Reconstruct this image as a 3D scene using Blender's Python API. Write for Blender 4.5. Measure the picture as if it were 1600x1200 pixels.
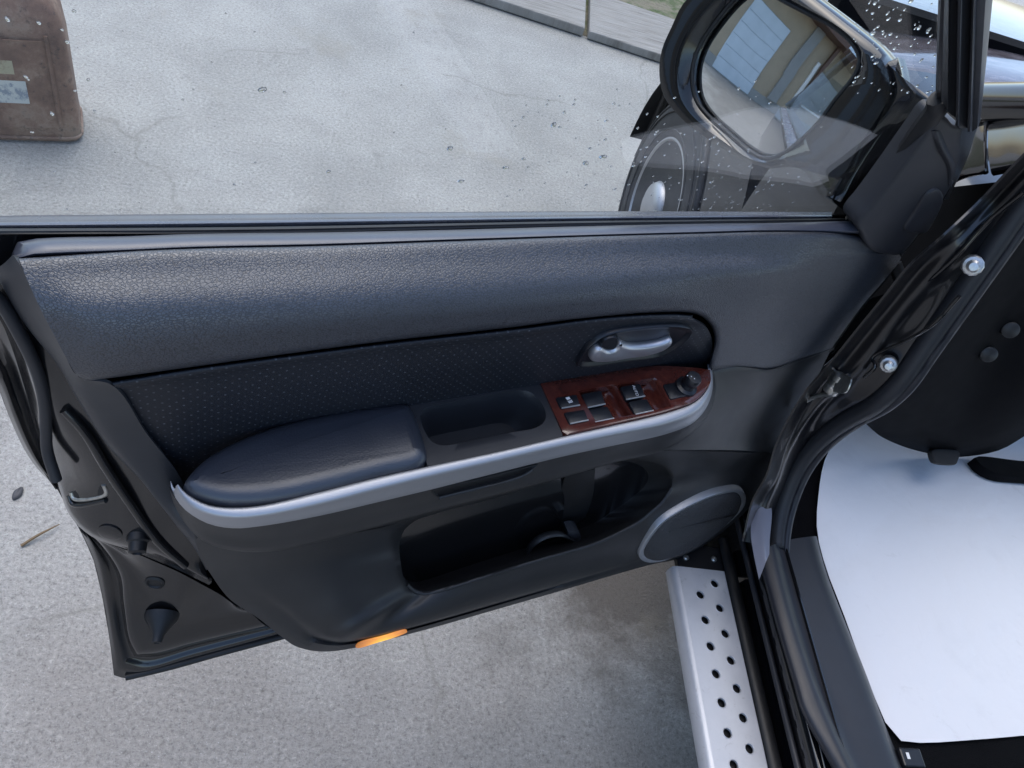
import bpy, math, random
import numpy as np
from mathutils import Vector, Matrix
random.seed(7); rng = np.random.default_rng(7)
R_ = math.radians
for o in list(bpy.data.objects): bpy.data.objects.remove(o)
sc = bpy.context.scene
col = sc.collection

# ------------------------------------------------------------------ camera
F = 1202.0                                   # focal length in photo pixels (1600 wide)
EYE = np.array([0.0, 0.0, 1.62])
CAM = np.array([[0.9614775316, -0.1562467239, -0.2261590536],
                [-0.0273354097, 0.7643194955, -0.6442580881],
                [0.2735209893, 0.6256218267, 0.7306049537]])
cd = bpy.data.cameras.new('camera'); cam = bpy.data.objects.new('camera', cd); col.objects.link(cam)
m = Matrix([list(CAM[i]) + [EYE[i]] for i in range(3)] + [[0, 0, 0, 1]])
cam.matrix_world = m
cd.sensor_width = 36; cd.lens = F / 1600 * 36; cd.clip_start = .02; cd.clip_end = 500
sc.camera = cam
sc.render.engine = 'CYCLES'; cy = sc.cycles; cy.max_bounces = 7; cy.diffuse_bounces = 3; cy.glossy_bounces = 4; cy.transmission_bounces = 4; cy.transparent_max_bounces = 8; cy.caustics_reflective = False; cy.caustics_refractive = False

# ------------------------------------------------------------------ light
SUN_EL, SUN_AZ = 68, -20                     # high veiled sun ahead of the viewer
w = bpy.data.worlds.new('World'); sc.world = w; w.use_nodes = True
nt = w.node_tree; bg = nt.nodes['Background']
sky = nt.nodes.new('ShaderNodeTexSky'); sky.sky_type = 'NISHITA'; sky.sun_disc = False
sky.sun_elevation = R_(SUN_EL); sky.sun_rotation = R_(SUN_AZ)
sky.air_density = 1.0; sky.dust_density = 1.6; sky.ozone_density = 1.5
nt.links.new(sky.outputs[0], bg.inputs[0]); bg.inputs[1].default_value = .15
sl = bpy.data.lights.new('sun', 'SUN'); sun = bpy.data.objects.new('sun', sl); col.objects.link(sun)
sl.energy = 1.0; sl.angle = R_(70); sl.color = (1, .96, .91)
sd = Vector((math.sin(R_(SUN_AZ)) * math.cos(R_(SUN_EL)), math.cos(R_(SUN_AZ)) * math.cos(R_(SUN_EL)), math.sin(R_(SUN_EL))))
sun.rotation_euler = (-sd).to_track_quat('-Z', 'Y').to_euler()
sun.location = (0, 0, 20)
vs = sc.view_settings; vs.view_transform = 'Standard'; vs.look = 'None'; vs.exposure = 1.12; vs.gamma = 1

# ------------------------------------------------------------------ survey helpers
# Points were measured on the photograph and set back on real planes (door plane, sill plane, ground).
ZZ = np.array([0, 0, 1.0])
HB = np.array([.658, .852, 1.113])           # hinge end of the belt line
DD = np.array([.9460, .3242, 0]); DD /= np.linalg.norm(DD)
UU = -DD; WW = np.array([DD[1], -DD[0], 0])  # along the door to its rear edge; towards the cabin side
def ray(px, py): return CAM @ np.array([px - 800, 600 - py, -F])
def door(u, v, w): return HB + u * UU + v * ZZ + w * WW
def P(px, py, w=0, k=0):
    d = ray(px, py); n = WW - k * ZZ; return EYE + d * ((w - (EYE - HB) @ n) / (d @ n))
def duv(p): q = np.asarray(p) - HB; return np.array([q @ UU, q[2], q @ WW])
def A(px, py, dz=0):                         # armrest plane
    d = ray(px, py); n = ZZ + .075 * UU; o = EYE - HB
    return EYE + d * ((-.165 + dz - o @ n) / (d @ n))
def X(px, py, x): d = ray(px, py); return EYE + d * (x / d[0])
def Y(px, py, y): d = ray(px, py); return EYE + d * (y / d[1])
def Z(px, py, z): d = ray(px, py); return EYE + d * ((z - EYE[2]) / d[2])
def PL(px, py, p0, n): d = ray(px, py); return EYE + d * (((p0 - EYE) @ n) / (d @ n))
def Ps(l): return [P(*p) for p in l]

def norm(v): v = np.asarray(v, float); return v / (np.linalg.norm(v) + 1e-12)
def cr_dense(p, closed=False, k=10):
    p = np.asarray(p, float); n = len(p)
    if n == 2 and not closed: return np.array([p[0] + (p[1] - p[0]) * t for t in np.linspace(0, 1, k + 1)])
    idx = lambda i: p[i % n] if closed else p[min(max(i, 0), n - 1)]
    out = []
    for i in range(n if closed else n - 1):
        p0, p1, p2, p3 = idx(i - 1), idx(i), idx(i + 1), idx(i + 2)
        if not closed and i == 0: p0 = 2 * p1 - p2
        if not closed and i == n - 2: p3 = 2 * p2 - p1
        a = [max(np.linalg.norm(q1 - q0), 1e-9) ** .5 for q0, q1 in ((p0, p1), (p1, p2), (p2, p3))]
        m1 = (p1 - p0) / a[0] - (p2 - p0) / (a[0] + a[1]) + (p2 - p1) / a[1]
        m2 = (p2 - p1) / a[1] - (p3 - p1) / (a[1] + a[2]) + (p3 - p2) / a[2]
        m1 *= a[1]; m2 *= a[1]
        for j in range(k):
            t = j / k; t2, t3 = t * t, t * t * t
            out.append((2*t3-3*t2+1)*p1 + (t3-2*t2+t)*m1 + (-2*t3+3*t2)*p2 + (t3-t2)*m2)
    if not closed: out.append(p[-1])
    return np.array(out)
def resample(d, n, closed=False):
    if closed: d = np.vstack([d, d[:1]])
    s = np.concatenate([[0], np.cumsum(np.linalg.norm(np.diff(d, axis=0), axis=1))])
    t = np.linspace(0, s[-1], n + 1)[:-1] if closed else np.linspace(0, s[-1], n)
    return np.stack([np.interp(t, s, d[:, i]) for i in range(3)], 1)
def cr(p, n, closed=False): return resample(cr_dense(p, closed), n, closed)

# ------------------------------------------------------------------ objects
CAR0 = np.array([1.0, 1.2, 0.0])
def mk(name, V, Fc, mat, parent=None, base=None, sharp=45, smooth=True, solid=0, face=True, bevel=0):
    V = np.asarray(V, float)
    base = np.asarray(base if base is not None else (CAR0 if parent is not None else (0, 0, 0)), float)
    me = bpy.data.meshes.new(name); me.from_pydata([tuple(v) for v in V - base], [], Fc); me.update()
    if face:                                  # open sheets: turn the front to the yard side the photo is taken from
        tot = 0
        for p in me.polygons:
            c = np.array(p.center) + base; tot += (np.array(p.normal) @ (EYE - c)) * p.area
        if tot < 0: me.flip_normals()
    for p in me.polygons: p.use_smooth = smooth
    if smooth and sharp < 180: me.set_sharp_from_angle(angle=R_(sharp))
    if solid and smooth:                      # crisp cut edges on sheets
        cnt = {}
        for p in me.polygons:
            for k in p.edge_keys: cnt[k] = cnt.get(k, 0) + 1
        for e in me.edges:
            if cnt.get(e.key, 0) == 1: e.use_edge_sharp = True
    o = bpy.data.objects.new(name, me); col.objects.link(o)
    if mat is not None: me.materials.append(MAT[mat])
    if parent is not None: o.parent = parent
    else: o.location = base
    if solid:
        md = o.modifiers.new('thickness', 'SOLIDIFY'); md.thickness = solid; md.offset = -1
    if bevel:
        md = o.modifiers.new('bevel', 'BEVEL'); md.width = bevel; md.segments = 2; md.limit_method = 'ANGLE'
    return o
def gridfaces(r, n, closed=False, off=0):
    Fc = []
    for i in range(r - 1):
        for j in range(n if closed else n - 1):
            k = (j + 1) % n; Fc.append((off + i*n + j, off + i*n + k, off + (i+1)*n + k, off + (i+1)*n + j))
    return Fc
def across(rows, m):
    rows = np.asarray(rows); cols = [cr_dense(rows[:, j], k=m) if m > 1 else rows[:, j] for j in range(rows.shape[1])]
    return np.stack(cols, 1)
def skin(name, rows, n, m, mat, parent=None, solid=.003, closed=False, **kw):
    rs = []
    for r in rows:
        if isinstance(n, (list, tuple)):
            rs.append(np.vstack([cr(s, k) if i == 0 else cr(s, k)[1:] for i, (s, k) in enumerate(zip(r, n))]))
        else: rs.append(cr(r, n, closed))
    G = across(rs, m); a, b = G.shape[:2]
    return mk(name, G.reshape(-1, 3), gridfaces(a, b, closed), mat, parent, solid=solid, **kw)
def outward(loop, up):
    n = len(loop); t = np.roll(loop, -1, 0) - np.roll(loop, 1, 0)
    o = np.cross(t, up); o /= np.linalg.norm(o, axis=1)[:, None] + 1e-12
    c = loop.mean(0)
    if ((loop - c) * o).sum() < 0: o = -o
    return o
def loopsolid(name, loop, up, prof, mat, parent=None, scale=False, cap=True, **kw):
    """closed outline swept through (inset, height) steps and capped"""
    loop = np.asarray(loop, float); up = norm(up); o = outward(loop, up); c = loop.mean(0); V = []
    for i, h in prof:
        V.append((c + (loop - c) * i + up * h) if scale else (loop - o * i + up * h))
    n = len(loop); V = np.vstack(V); Fc = gridfaces(len(prof), n, True)
    if cap:
        Fc.append(tuple(range(n))[::-1]); Fc.append(tuple(range((len(prof)-1)*n, len(prof)*n)))
    ob = mk(name, V, Fc, mat, parent, face=False, **kw)
    fixn(ob); return ob
def fixn(o):
    import bmesh
    b = bmesh.new(); b.from_mesh(o.data); bmesh.ops.recalc_face_normals(b, faces=b.faces); b.to_mesh(o.data); b.free()
def tube(name, path, r, mat, parent=None, seg=10, n=40, flat=1.0, up=None, closed=False, **kw):
    p = cr(path, n, closed); n = len(p)
    t = np.gradient(p, axis=0) if not closed else np.roll(p, -1, 0) - np.roll(p, 1, 0)
    rr = np.interp(np.linspace(0, 1, n), np.linspace(0, 1, len(r)), r) if isinstance(r, (list, tuple)) else np.full(n, r)
    u0 = norm(up if up is not None else (ZZ if abs(norm(t[0])[2]) < .9 else np.array([1., 0, 0]))); V = []
    for i in range(n):
        ti = norm(t[i]); s = norm(np.cross(ti, u0)); u = np.cross(s, ti)
        if up is None: u0 = u
        for k in range(seg):
            a = 2*math.pi*k/seg; V.append(p[i] + rr[i]*(math.cos(a)*s + flat*math.sin(a)*u))
    Fc = gridfaces(n, seg, True)
    if closed: Fc += [((n-1)*seg + j, (n-1)*seg + (j+1) % seg, (j+1) % seg, j) for j in range(seg)]
    else: Fc += [tuple(range(seg))[::-1], tuple(range((n-1)*seg, n*seg))]
    ob = mk(name, V, Fc, mat, parent, face=False, **kw); fixn(ob); return ob
def lathe(name, c, ax, prof, mat, parent=None, seg=24, caps=True, **kw):
    ax = norm(ax); s = norm(np.cross(ax, [.3, .2, .9])); u = np.cross(ax, s); V = []; c = np.asarray(c)
    for r, h in prof:
        for k in range(seg):
            a = 2*math.pi*k/seg; V.append(c + ax*h + max(r, 1e-5)*(math.cos(a)*s + math.sin(a)*u))
    n = len(prof); Fc = gridfaces(n, seg, True) + ([tuple(range(seg))[::-1], tuple(range((n-1)*seg, n*seg))] if caps else [])
    ob = mk(name, V, Fc, mat, parent, face=False, **kw); fixn(ob); return ob
def box(name, lo, hi, mat, parent=None, base=None, bevel=.004, rot=None, smooth=False):
    lo, hi = np.array(lo, float), np.array(hi, float)
    V = [np.array([(lo, hi)[i][0], (lo, hi)[j][1], (lo, hi)[k][2]]) for i in (0, 1) for j in (0, 1) for k in (0, 1)]
    if rot is not None: V = [rot(v) for v in V]
    Fc = [(0, 1, 3, 2), (4, 6, 7, 5), (0, 4, 5, 1), (2, 3, 7, 6), (0, 2, 6, 4), (1, 5, 7, 3)]
    ob = mk(name, V, Fc, mat, parent, base, smooth=smooth, face=False, bevel=bevel); fixn(ob); return ob
def tag(o, label=None, cat=None, group=None, kind=None):
    for k, v in (('label', label), ('category', cat), ('group', group), ('kind', kind)):
        if v: o[k] = v
    return o
def empty(name, loc):
    o = bpy.data.objects.new(name, None); col.objects.link(o); o.location = tuple(loc); o.empty_display_size = .1; return o

from mathutils.bvhtree import BVHTree
def hit(ob, px, py, base=None):
    base = CAR0 if base is None else base
    vs3 = [tuple(np.array(v.co) + base) for v in ob.data.vertices]; t = BVHTree.FromPolygons(vs3, [tuple(p.vertices) for p in ob.data.polygons])
    l, n, _, _ = t.ray_cast(Vector(EYE), Vector(ray(px, py)).normalized())
    if l is None: l, n, _, _ = t.find_nearest(Vector(EYE) + Vector(ray(px, py)).normalized()*1.2)
    n = np.array(n); l = np.array(l)
    return l, (n if n @ (EYE - l) > 0 else -n)
# ------------------------------------------------------------------ materials
MAT = {}
class N:
    def __init__(s, name):
        s.m = bpy.data.materials.new(name); s.m.use_nodes = True; s.t = s.m.node_tree; s.b = s.t.nodes['Principled BSDF']
        MAT[name] = s.m; s.tc = None
    def n(s, typ, **kw):
        x = s.t.nodes.new('ShaderNode' + typ)
        for k, v in kw.items():
            if k.startswith('i_'):
                key = k[2:]; x.inputs[int(key) if key.isdigit() else key.replace('_', ' ')].default_value = v
            else: setattr(x, k, v)
        return x
    def l(s, a, b): s.t.links.new(a, b)
    def co(s):
        if not s.tc: s.tc = s.n('TexCoord')
        return s.tc.outputs['Object']
    def noise(s, sc_, det=4, rough=.5, vec=None, dist=0):
        x = s.n('TexNoise', i_Scale=sc_, i_Detail=det, i_Roughness=rough, i_Distortion=dist); s.l(vec or s.co(), x.inputs['Vector']); return x.outputs['Fac']
    def ramp(s, f, stops):
        x = s.n('ValToRGB'); e = x.color_ramp.elements
        while len(e) < len(stops): e.new(.5)
        for q, (p, c) in zip(e, stops): q.position = p; q.color = (*c, 1) if len(c) == 3 else c
        s.l(f, x.inputs[0]); return x.outputs[0]
    def mix(s, f, a, b, mode='MIX'):
        x = s.n('Mix', data_type='RGBA', blend_type=mode)
        for i, v in ((0, f), (6, a), (7, b)):
            if hasattr(v, 'is_output'): s.l(v, x.inputs[i])
            else: x.inputs[i].default_value = v if i == 0 else (*v, 1)
        return x.outputs[2]
    def math(s, op, a, b=0, c=None):
        x = s.n('Math', operation=op)
        for i, v in enumerate((a, b) if c is None else (a, b, c)):
            if hasattr(v, 'is_output'): s.l(v, x.inputs[i])
            else: x.inputs[i].default_value = v
        return x.outputs[0]
    def bump(s, h, strength=.3, dist=.001, prev=None):
        x = s.n('Bump', i_Strength=strength, i_Distance=dist); s.l(h, x.inputs['Height'])
        if prev: s.l(prev, x.inputs['Normal'])
        s.l(x.outputs[0], s.b.inputs['Normal']); return x.outputs[0]
    def set(s, **kw):
        for k, v in kw.items():
            i = s.b.inputs[k.replace('_', ' ')]
            if hasattr(v, 'is_output'): s.l(v, i)
            else: i.default_value = (*v, 1) if isinstance(v, tuple) and len(v) == 3 and i.type == 'RGBA' else v
        return s

def trim_mat(name, colr, rough, cell, bs, bd=.0006, spec=.5, dust=.35):
    a = N(name); nz = a.noise(14, 5, .6)
    a.set(Base_Color=a.mix(nz, tuple(c*.75 for c in colr), tuple(c*(1+dust) for c in colr)), Specular_IOR_Level=spec)
    a.set(Roughness=a.math('MULTIPLY_ADD', a.noise(30, 4), .16, rough - .08))
    if cell:
        v = a.n('TexVoronoi', i_Scale=cell, feature='SMOOTH_F1'); v.inputs['Smoothness'].default_value = .4
        wv = a.n('TexNoise', i_Scale=cell*.5, i_Detail=2); mp = a.n('MixRGB' if False else 'VectorMath', operation='MULTIPLY_ADD')
        a.l(a.co(), wv.inputs['Vector']); a.l(wv.outputs['Color'], mp.inputs[0]); mp.inputs[1].default_value = (1.1/cell,)*3
        a.l(a.co(), mp.inputs[2]); a.l(mp.outputs[0], v.inputs['Vector'])
        b1 = a.bump(v.outputs['Distance'], bs, bd)
    else: b1 = a.bump(a.noise(900, 2), bs, .0002)
    return a
a = N('grain_trim'); mp = a.n('Mapping', i_Scale=(1, 1, 1.7)); a.l(a.co(), mp.inputs['Vector'])
v = a.n('TexVoronoi', i_Scale=300, feature='DISTANCE_TO_EDGE'); wv = a.n('TexNoise', i_Scale=260, i_Detail=3); a.l(a.co(), wv.inputs['Vector'])
ad = a.n('VectorMath', operation='MULTIPLY_ADD'); a.l(wv.outputs['Color'], ad.inputs[0]); ad.inputs[1].default_value = (.0035,)*3; a.l(mp.outputs[0], ad.inputs[2]); a.l(ad.outputs[0], v.inputs['Vector'])
pit = a.ramp(v.outputs['Distance'], [(.02, (0, 0, 0)), (.17, (1, 1, 1))]); big = a.noise(14, 5, .6)
a.set(Base_Color=a.mix(pit, (.013, .014, .019), a.mix(big, (.042, .046, .058), (.058, .062, .076))), Roughness=a.math('MULTIPLY_ADD', pit, -.06, .38), Specular_IOR_Level=1.0)
a.bump(pit, .38, .0007)
trim_mat('smooth_trim', (.026, .027, .031), .44, 0, .25)
trim_mat('lower_trim', (.022, .0215, .022), .44, 0, .3)
trim_mat('pad_leather', (.026, .030, .042), .36, 420, .3, .0004, .95)
trim_mat('belt_plastic', (.055, .06, .082), .34, 0, .15, spec=.9)
trim_mat('sail_plastic', (.028, .028, .033), .5, 0, .3)
trim_mat('rubber', (.007, .0073, .0085), .5, 0, .4)
trim_mat('seal_rubber', (.022, .023, .027), .48, 0, .4)
trim_mat('carpet', (.004, .004, .005), .95, 700, .9, .0015, .1)
trim_mat('sky_sheen_seal', (.085, .092, .12), .26, 0, .3, spec=.9)  # wet rubber, its sky reflection put into the bluish base colour
trim_mat('cabin_black', (.0022, .0022, .0032), .7, 0, .4, spec=.08)
trim_mat('frame_black', (.034, .035, .040), .36, 0, .2)
trim_mat('scuff_plastic', (.018, .019, .025), .42, 0, .3)
a = N('insert_fabric')
rot = a.n('Mapping', i_Rotation=(0, 0, -math.atan2(UU[1], UU[0]))); a.l(a.co(), rot.inputs['Vector'])
sp = a.n('SeparateXYZ'); a.l(rot.outputs[0], sp.inputs[0]); cb = a.n('CombineXYZ')
a.l(a.math('ADD', sp.outputs[0], sp.outputs[2]), cb.inputs[0]); a.l(a.math('SUBTRACT', sp.outputs[0], sp.outputs[2]), cb.inputs[1])
vo = a.n('TexVoronoi', voronoi_dimensions='2D', i_Scale=78, i_Randomness=0.0); a.l(cb.outputs[0], vo.inputs['Vector'])
dot = a.math('LESS_THAN', vo.outputs['Distance'], .12)
dsel = a.math('MULTIPLY', dot, a.math('MULTIPLY_ADD', a.noise(120, 1), 1.6, -.3))
a.set(Base_Color=a.mix(dsel, (.016, .018, .024), (.12, .125, .14)), Roughness=.5, Specular_IOR_Level=.4)
a.bump(a.noise(700, 3), .5, .0004)

def paint(name, c, rough=.06, bump=.02):
    a = N(name); a.set(Base_Color=c, Roughness=a.math('MULTIPLY_ADD', a.noise(9, 6, .7), .10, rough), Coat_Weight=.6, Coat_Roughness=.04)
    a.bump(a.noise(60, 3), bump, .001); return a
paint('black_paint', (.006, .006, .0075)); paint('jamb_paint', (.006, .006, .008), .24, .05); paint('shell_paint', (.008, .008, .009), .12, .05)
a = N('sky_sheen_bonnet'); mp = a.n('Mapping', i_Scale=(2, 9, 2), i_Rotation=(0, 0, .6)); a.l(a.co(), mp.inputs['Vector'])
st = a.noise(6, 7, .7, mp.outputs[0], .8); c1 = a.ramp(st, [(.3, (.05, .042, .04)), (.5, (.11, .10, .11)), (.7, (.24, .23, .255))])  # pale tones paint the sky's reflection into the black bonnet, with brown film streaks
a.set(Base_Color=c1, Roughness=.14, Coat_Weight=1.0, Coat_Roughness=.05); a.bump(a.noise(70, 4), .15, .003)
paint('sky_sheen_panel', (.20, .21, .26), .25)  # black sill end made pale: sky reflection painted into its base colour
N('pale_plastic').set(Base_Color=(.42, .43, .55), Roughness=.4)
a = N('silver_plastic').set(Base_Color=(.45, .455, .475), Metallic=.8, Roughness=.45); a.bump(a.noise(1500, 2), .15, .0001)
N('silver_satin').set(Base_Color=(.62, .62, .65), Metallic=.85, Roughness=.4)
N('chrome').set(Base_Color=(.62, .62, .66), Metallic=1.0, Roughness=.22)
a = N('bolt_steel'); a.set(Base_Color=a.mix(a.noise(300, 3), (.45, .44, .42), (.72, .72, .72)), Metallic=.9, Roughness=.35)
a = N('zinc'); a.set(Base_Color=a.mix(a.noise(160, 4), (.36, .35, .30), (.75, .75, .72)), Metallic=.9, Roughness=.32)
a = N('aluminium'); nz = a.noise(25, 6, .65)
sc3 = a.ramp(a.noise(55, 6, .75, dist=1.0), [(.60, (0, 0, 0)), (.68, (1, 1, 1))])
a.set(Base_Color=a.mix(a.math('MULTIPLY', sc3, .45), a.mix(nz, (.50, .51, .54), (.66, .67, .70)), (.36, .36, .36)), Metallic=.35, Roughness=a.math('MULTIPLY_ADD', nz, .3, .32)); a.bump(a.noise(600, 3), .15, .0003)
a = N('dark_metal').set(Base_Color=(.012, .012, .014), Roughness=.4); a.bump(a.noise(300, 3), .3, .0005)
a = N('wood_veneer'); mp = a.n('Mapping', i_Scale=(1, 1, 3)); a.l(a.co(), mp.inputs['Vector'])
n1 = a.noise(38, 6, .65, mp.outputs[0], 1.2); n2 = a.noise(140, 4, .6, mp.outputs[0])
c1 = a.ramp(n1, [(.25, (.045, .012, .009)), (.5, (.12, .026, .017)), (.75, (.19, .05, .027))])
a.set(Base_Color=a.mix(n2, c1, (.055, .011, .008)), Roughness=.18, Coat_Weight=.8, Coat_Roughness=.08)
N('switch_black').set(Base_Color=(.010, .011, .015), Roughness=.32)
N('print_white').set(Base_Color=(.75, .75, .76), Roughness=.5)
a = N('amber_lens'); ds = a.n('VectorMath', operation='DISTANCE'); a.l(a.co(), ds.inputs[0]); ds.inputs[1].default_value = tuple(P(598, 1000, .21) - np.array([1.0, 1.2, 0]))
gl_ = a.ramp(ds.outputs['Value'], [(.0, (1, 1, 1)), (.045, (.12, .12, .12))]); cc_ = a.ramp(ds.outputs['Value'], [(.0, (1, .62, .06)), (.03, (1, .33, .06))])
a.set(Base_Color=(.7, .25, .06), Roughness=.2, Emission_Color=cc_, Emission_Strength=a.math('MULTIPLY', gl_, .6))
a = N('paper'); sm = a.ramp(a.noise(5, 6, .7), [(.55, (0, 0, 0)), (.75, (1, 1, 1))])
c1 = a.mix(a.math('MULTIPLY', sm, .22), (.76, .765, .80), (.56, .565, .58))
mpp = a.n('Mapping', i_Scale=(1.4, .7, 1), i_Rotation=(0, 0, .7)); a.l(a.co(), mpp.inputs['Vector'])
vo = a.noise(5.5, 7, .68, mpp.outputs[0], 1.6); sc2 = a.ramp(vo, [(.60, (0, 0, 0)), (.72, (1, 1, 1))])
a.set(Base_Color=a.mix(a.math('MULTIPLY', sc2, .35), c1, (.46, .45, .44)), Roughness=.6); vf = a.n('TexVoronoi', feature='DISTANCE_TO_EDGE', i_Scale=3.2); a.l(a.co(), vf.inputs['Vector'])
a.bump(a.math('MULTIPLY_ADD', a.noise(12, 5), .5, a.math('MINIMUM', vf.outputs['Distance'], .05)), .6, .02)
a = N('tyre_rubber'); a.set(Base_Color=a.mix(a.noise(40, 4), (.024, .024, .026), (.055, .054, .053)), Roughness=.75); a.bump(a.noise(400, 3), .4, .001)
a = N('rusty_can'); n1 = a.noise(9, 8, .7); n2 = a.noise(38, 6, .7)
c1 = a.ramp(n1, [(.3, (.09, .05, .038)), (.5, (.20, .115, .08)), (.62, (.29, .20, .145)), (.78, (.17, .155, .135))])
a.set(Base_Color=a.mix(a.ramp(n2, [(.55, (0, 0, 0)), (.7, (1, 1, 1))]), c1, (.055, .04, .034)), Roughness=.62); a.bump(n2, .4, .004)
def label_mat(name, c, c2):
    a = N(name); s = a.ramp(a.noise(34, 5, .7), [(.5, (0, 0, 0)), (.6, (1, 1, 1))]); a.set(Base_Color=a.mix(s, c, c2), Roughness=.7)
label_mat('label_cream', (.42, .38, .25), (.28, .22, .14)); label_mat('label_blue', (.56, .58, .54), (.26, .30, .34))

a = N('ring_grey').set(Base_Color=(.36, .365, .38), Metallic=.6, Roughness=.4)
# concrete yard
a = N('concrete')
n0 = a.noise(.9, 3, .6); n1 = a.noise(5, 5, .65, dist=.6); n2 = a.noise(105, 4, .75); n3 = a.noise(300, 2, .7)
c = a.ramp(n1, [(.28, (.20, .188, .172)), (.5, (.285, .268, .246)), (.72, (.36, .34, .312))])
c = a.mix(a.ramp(n0, [(.35, (1, 1, 1)), (.62, (0, 0, 0))]), c, (.25, .236, .216))
sxy = a.n('SeparateXYZ'); a.l(a.co(), sxy.inputs[0]); ap = a.math('ADD', a.math('MULTIPLY', sxy.outputs[1], .8), a.math('MULTIPLY_ADD', a.noise(1.3, 4), 1.6, -.8))
wash = a.ramp(a.noise(2.6, 6, .65, dist=.25), [(.3, (.32, .318, .298)), (.5, (.39, .388, .365)), (.62, (.44, .44, .415)), (.8, (.385, .375, .34))])
c = a.mix(a.math('MULTIPLY', a.ramp(ap, [(.35, (0, 0, 0)), (.85, (1, 1, 1))]), .75), c, wash)     # brightness beyond the window painted into the far slab, over washed patches
c = a.mix(1.0, c, a.ramp(n2, [(.28, (.5, .49, .48)), (.45, (.93, .925, .92)), (.58, (1.1, 1.1, 1.09)), (.74, (1.55, 1.54, 1.52))]), 'MULTIPLY')
c = a.mix(a.ramp(n3, [(.30, (.9, .9, .9)), (.40, (0, 0, 0))]), c, (.11, .105, .10))
c = a.mix(a.ramp(n3, [(.64, (0, 0, 0)), (.72, (.8, .8, .8))]), c, (.52, .52, .51))
vo = a.n('TexVoronoi', feature='DISTANCE_TO_EDGE', i_Scale=.55); wp = a.n('TexNoise', i_Scale=3, i_Detail=6); a.l(a.co(), wp.inputs['Vector'])
vm = a.n('VectorMath', operation='MULTIPLY_ADD'); a.l(wp.outputs['Color'], vm.inputs[0]); vm.inputs[1].default_value = (.35, .35, .35); a.l(a.co(), vm.inputs[2]); a.l(vm.outputs[0], vo.inputs['Vector'])
crack = a.math('MULTIPLY', a.ramp(vo.outputs['Distance'], [(.001, (1, 1, 1)), (.0045, (0, 0, 0))]), a.ramp(a.noise(1.7, 3), [(.44, (0, 0, 0)), (.52, (1, 1, 1))]))

# oil and mud round the step: a stain on the slab with its own ragged outline
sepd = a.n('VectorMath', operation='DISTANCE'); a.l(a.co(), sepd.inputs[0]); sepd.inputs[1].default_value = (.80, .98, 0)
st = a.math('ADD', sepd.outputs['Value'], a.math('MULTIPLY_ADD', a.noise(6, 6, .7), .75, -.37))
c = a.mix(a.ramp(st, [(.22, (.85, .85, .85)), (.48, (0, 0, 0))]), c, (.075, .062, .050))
bs = a.ramp(a.noise(2.2, 4, .6), [(.60, (0, 0, 0)), (.72, (1, 1, 1))])
c = a.mix(a.math('MULTIPLY', bs, .45), c, (.27, .245, .19))
ds_ = a.ramp(a.noise(3.4, 6, .72, dist=.8), [(.60, (0, 0, 0)), (.70, (1, 1, 1))]); c = a.mix(a.math('MULTIPLY', ds_, .38), c, (.15, .14, .125))
c = a.mix(a.math('MULTIPLY', crack, .4), c, (.15, .145, .12))
mk_ = a.ramp(a.noise(9, 3, .6, dist=2.0), [(.70, (0, 0, 0)), (.73, (1, 1, 1))]); c = a.mix(a.math('MULTIPLY', mk_, .3), c, (.17, .16, .145))
a.set(Base_Color=c, Roughness=a.math('MULTIPLY_ADD', n1, .4, .45), Specular_IOR_Level=.35)
hh = a.math('MULTIPLY_ADD', n3, .5, a.math('MULTIPLY', n2, 1.0)); a.bump(hh, .8, .006)
a = N('slab_stone'); mp = a.n('Mapping', i_Scale=(3, 60, 1)); a.l(a.co(), mp.inputs['Vector'])
st = a.noise(1.4, 6, .7, mp.outputs[0]); a.set(Base_Color=a.mix(a.noise(3, 3), a.ramp(st, [(.36, (.10, .085, .07)), (.46, (.27, .255, .235)), (.6, (.40, .39, .37)), (.8, (.50, .49, .47))]), (.30, .285, .26)), Roughness=.85); a.bump(st, .9, .012)
a = N('dirt'); n1 = a.noise(4, 8, .7); a.set(Base_Color=a.ramp(n1, [(.3, (.10, .085, .06)), (.45, (.20, .18, .13)), (.55, (.07, .10, .035)), (.7, (.26, .23, .17))]), Roughness=.95); a.bump(a.noise(50, 6), .8, .02)
for nm, cc, rr in (('wall_beige', (.36, .30, .22), .8), ('panel_white', (.50, .58, .66), .45), ('frame_white', (.72, .74, .75), .5), ('post_brown', (.09, .045, .03), .5), ('wall_grey', (.25, .26, .26), .85), ('window_dark', (.05, .055, .05), .15), ('twig', (.16, .11, .06), .8), ('leaf_dark', (.05, .05, .055), .6)):
    a = N(nm); a.set(Base_Color=a.mix(a.noise(3, 5), tuple(x*.85 for x in cc), tuple(min(1, x*1.12) for x in cc)), Roughness=rr)
# glazing: clear sheet with Fresnel reflection
def glass_mat(name, tint, ior):
    a = N(name); a.t.nodes.remove(a.b); out = a.t.nodes['Material Output']
    tr = a.n('BsdfTransparent'); tr.inputs[0].default_value = (*tint, 1); gl = a.n('BsdfGlossy', i_Roughness=.0); fr = a.n('Fresnel'); mx = a.n('MixShader'); ge = a.n('NewGeometry')
    a.l(a.math('MULTIPLY_ADD', ge.outputs['Backfacing'], 1/ior - ior, ior), fr.inputs['IOR'])   # same reflectance on both faces of the sheet
    a.l(fr.outputs[0], mx.inputs[0]); a.l(tr.outputs[0], mx.inputs[1]); a.l(gl.outputs[0], mx.inputs[2]); a.l(mx.outputs[0], out.inputs[0])
glass_mat('window_glass', (.975, .99, .985), 1.5)
a = N('raindrop').set(Base_Color=(1, 1, 1), Roughness=.0, IOR=1.33, Transmission_Weight=1.0)
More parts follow.
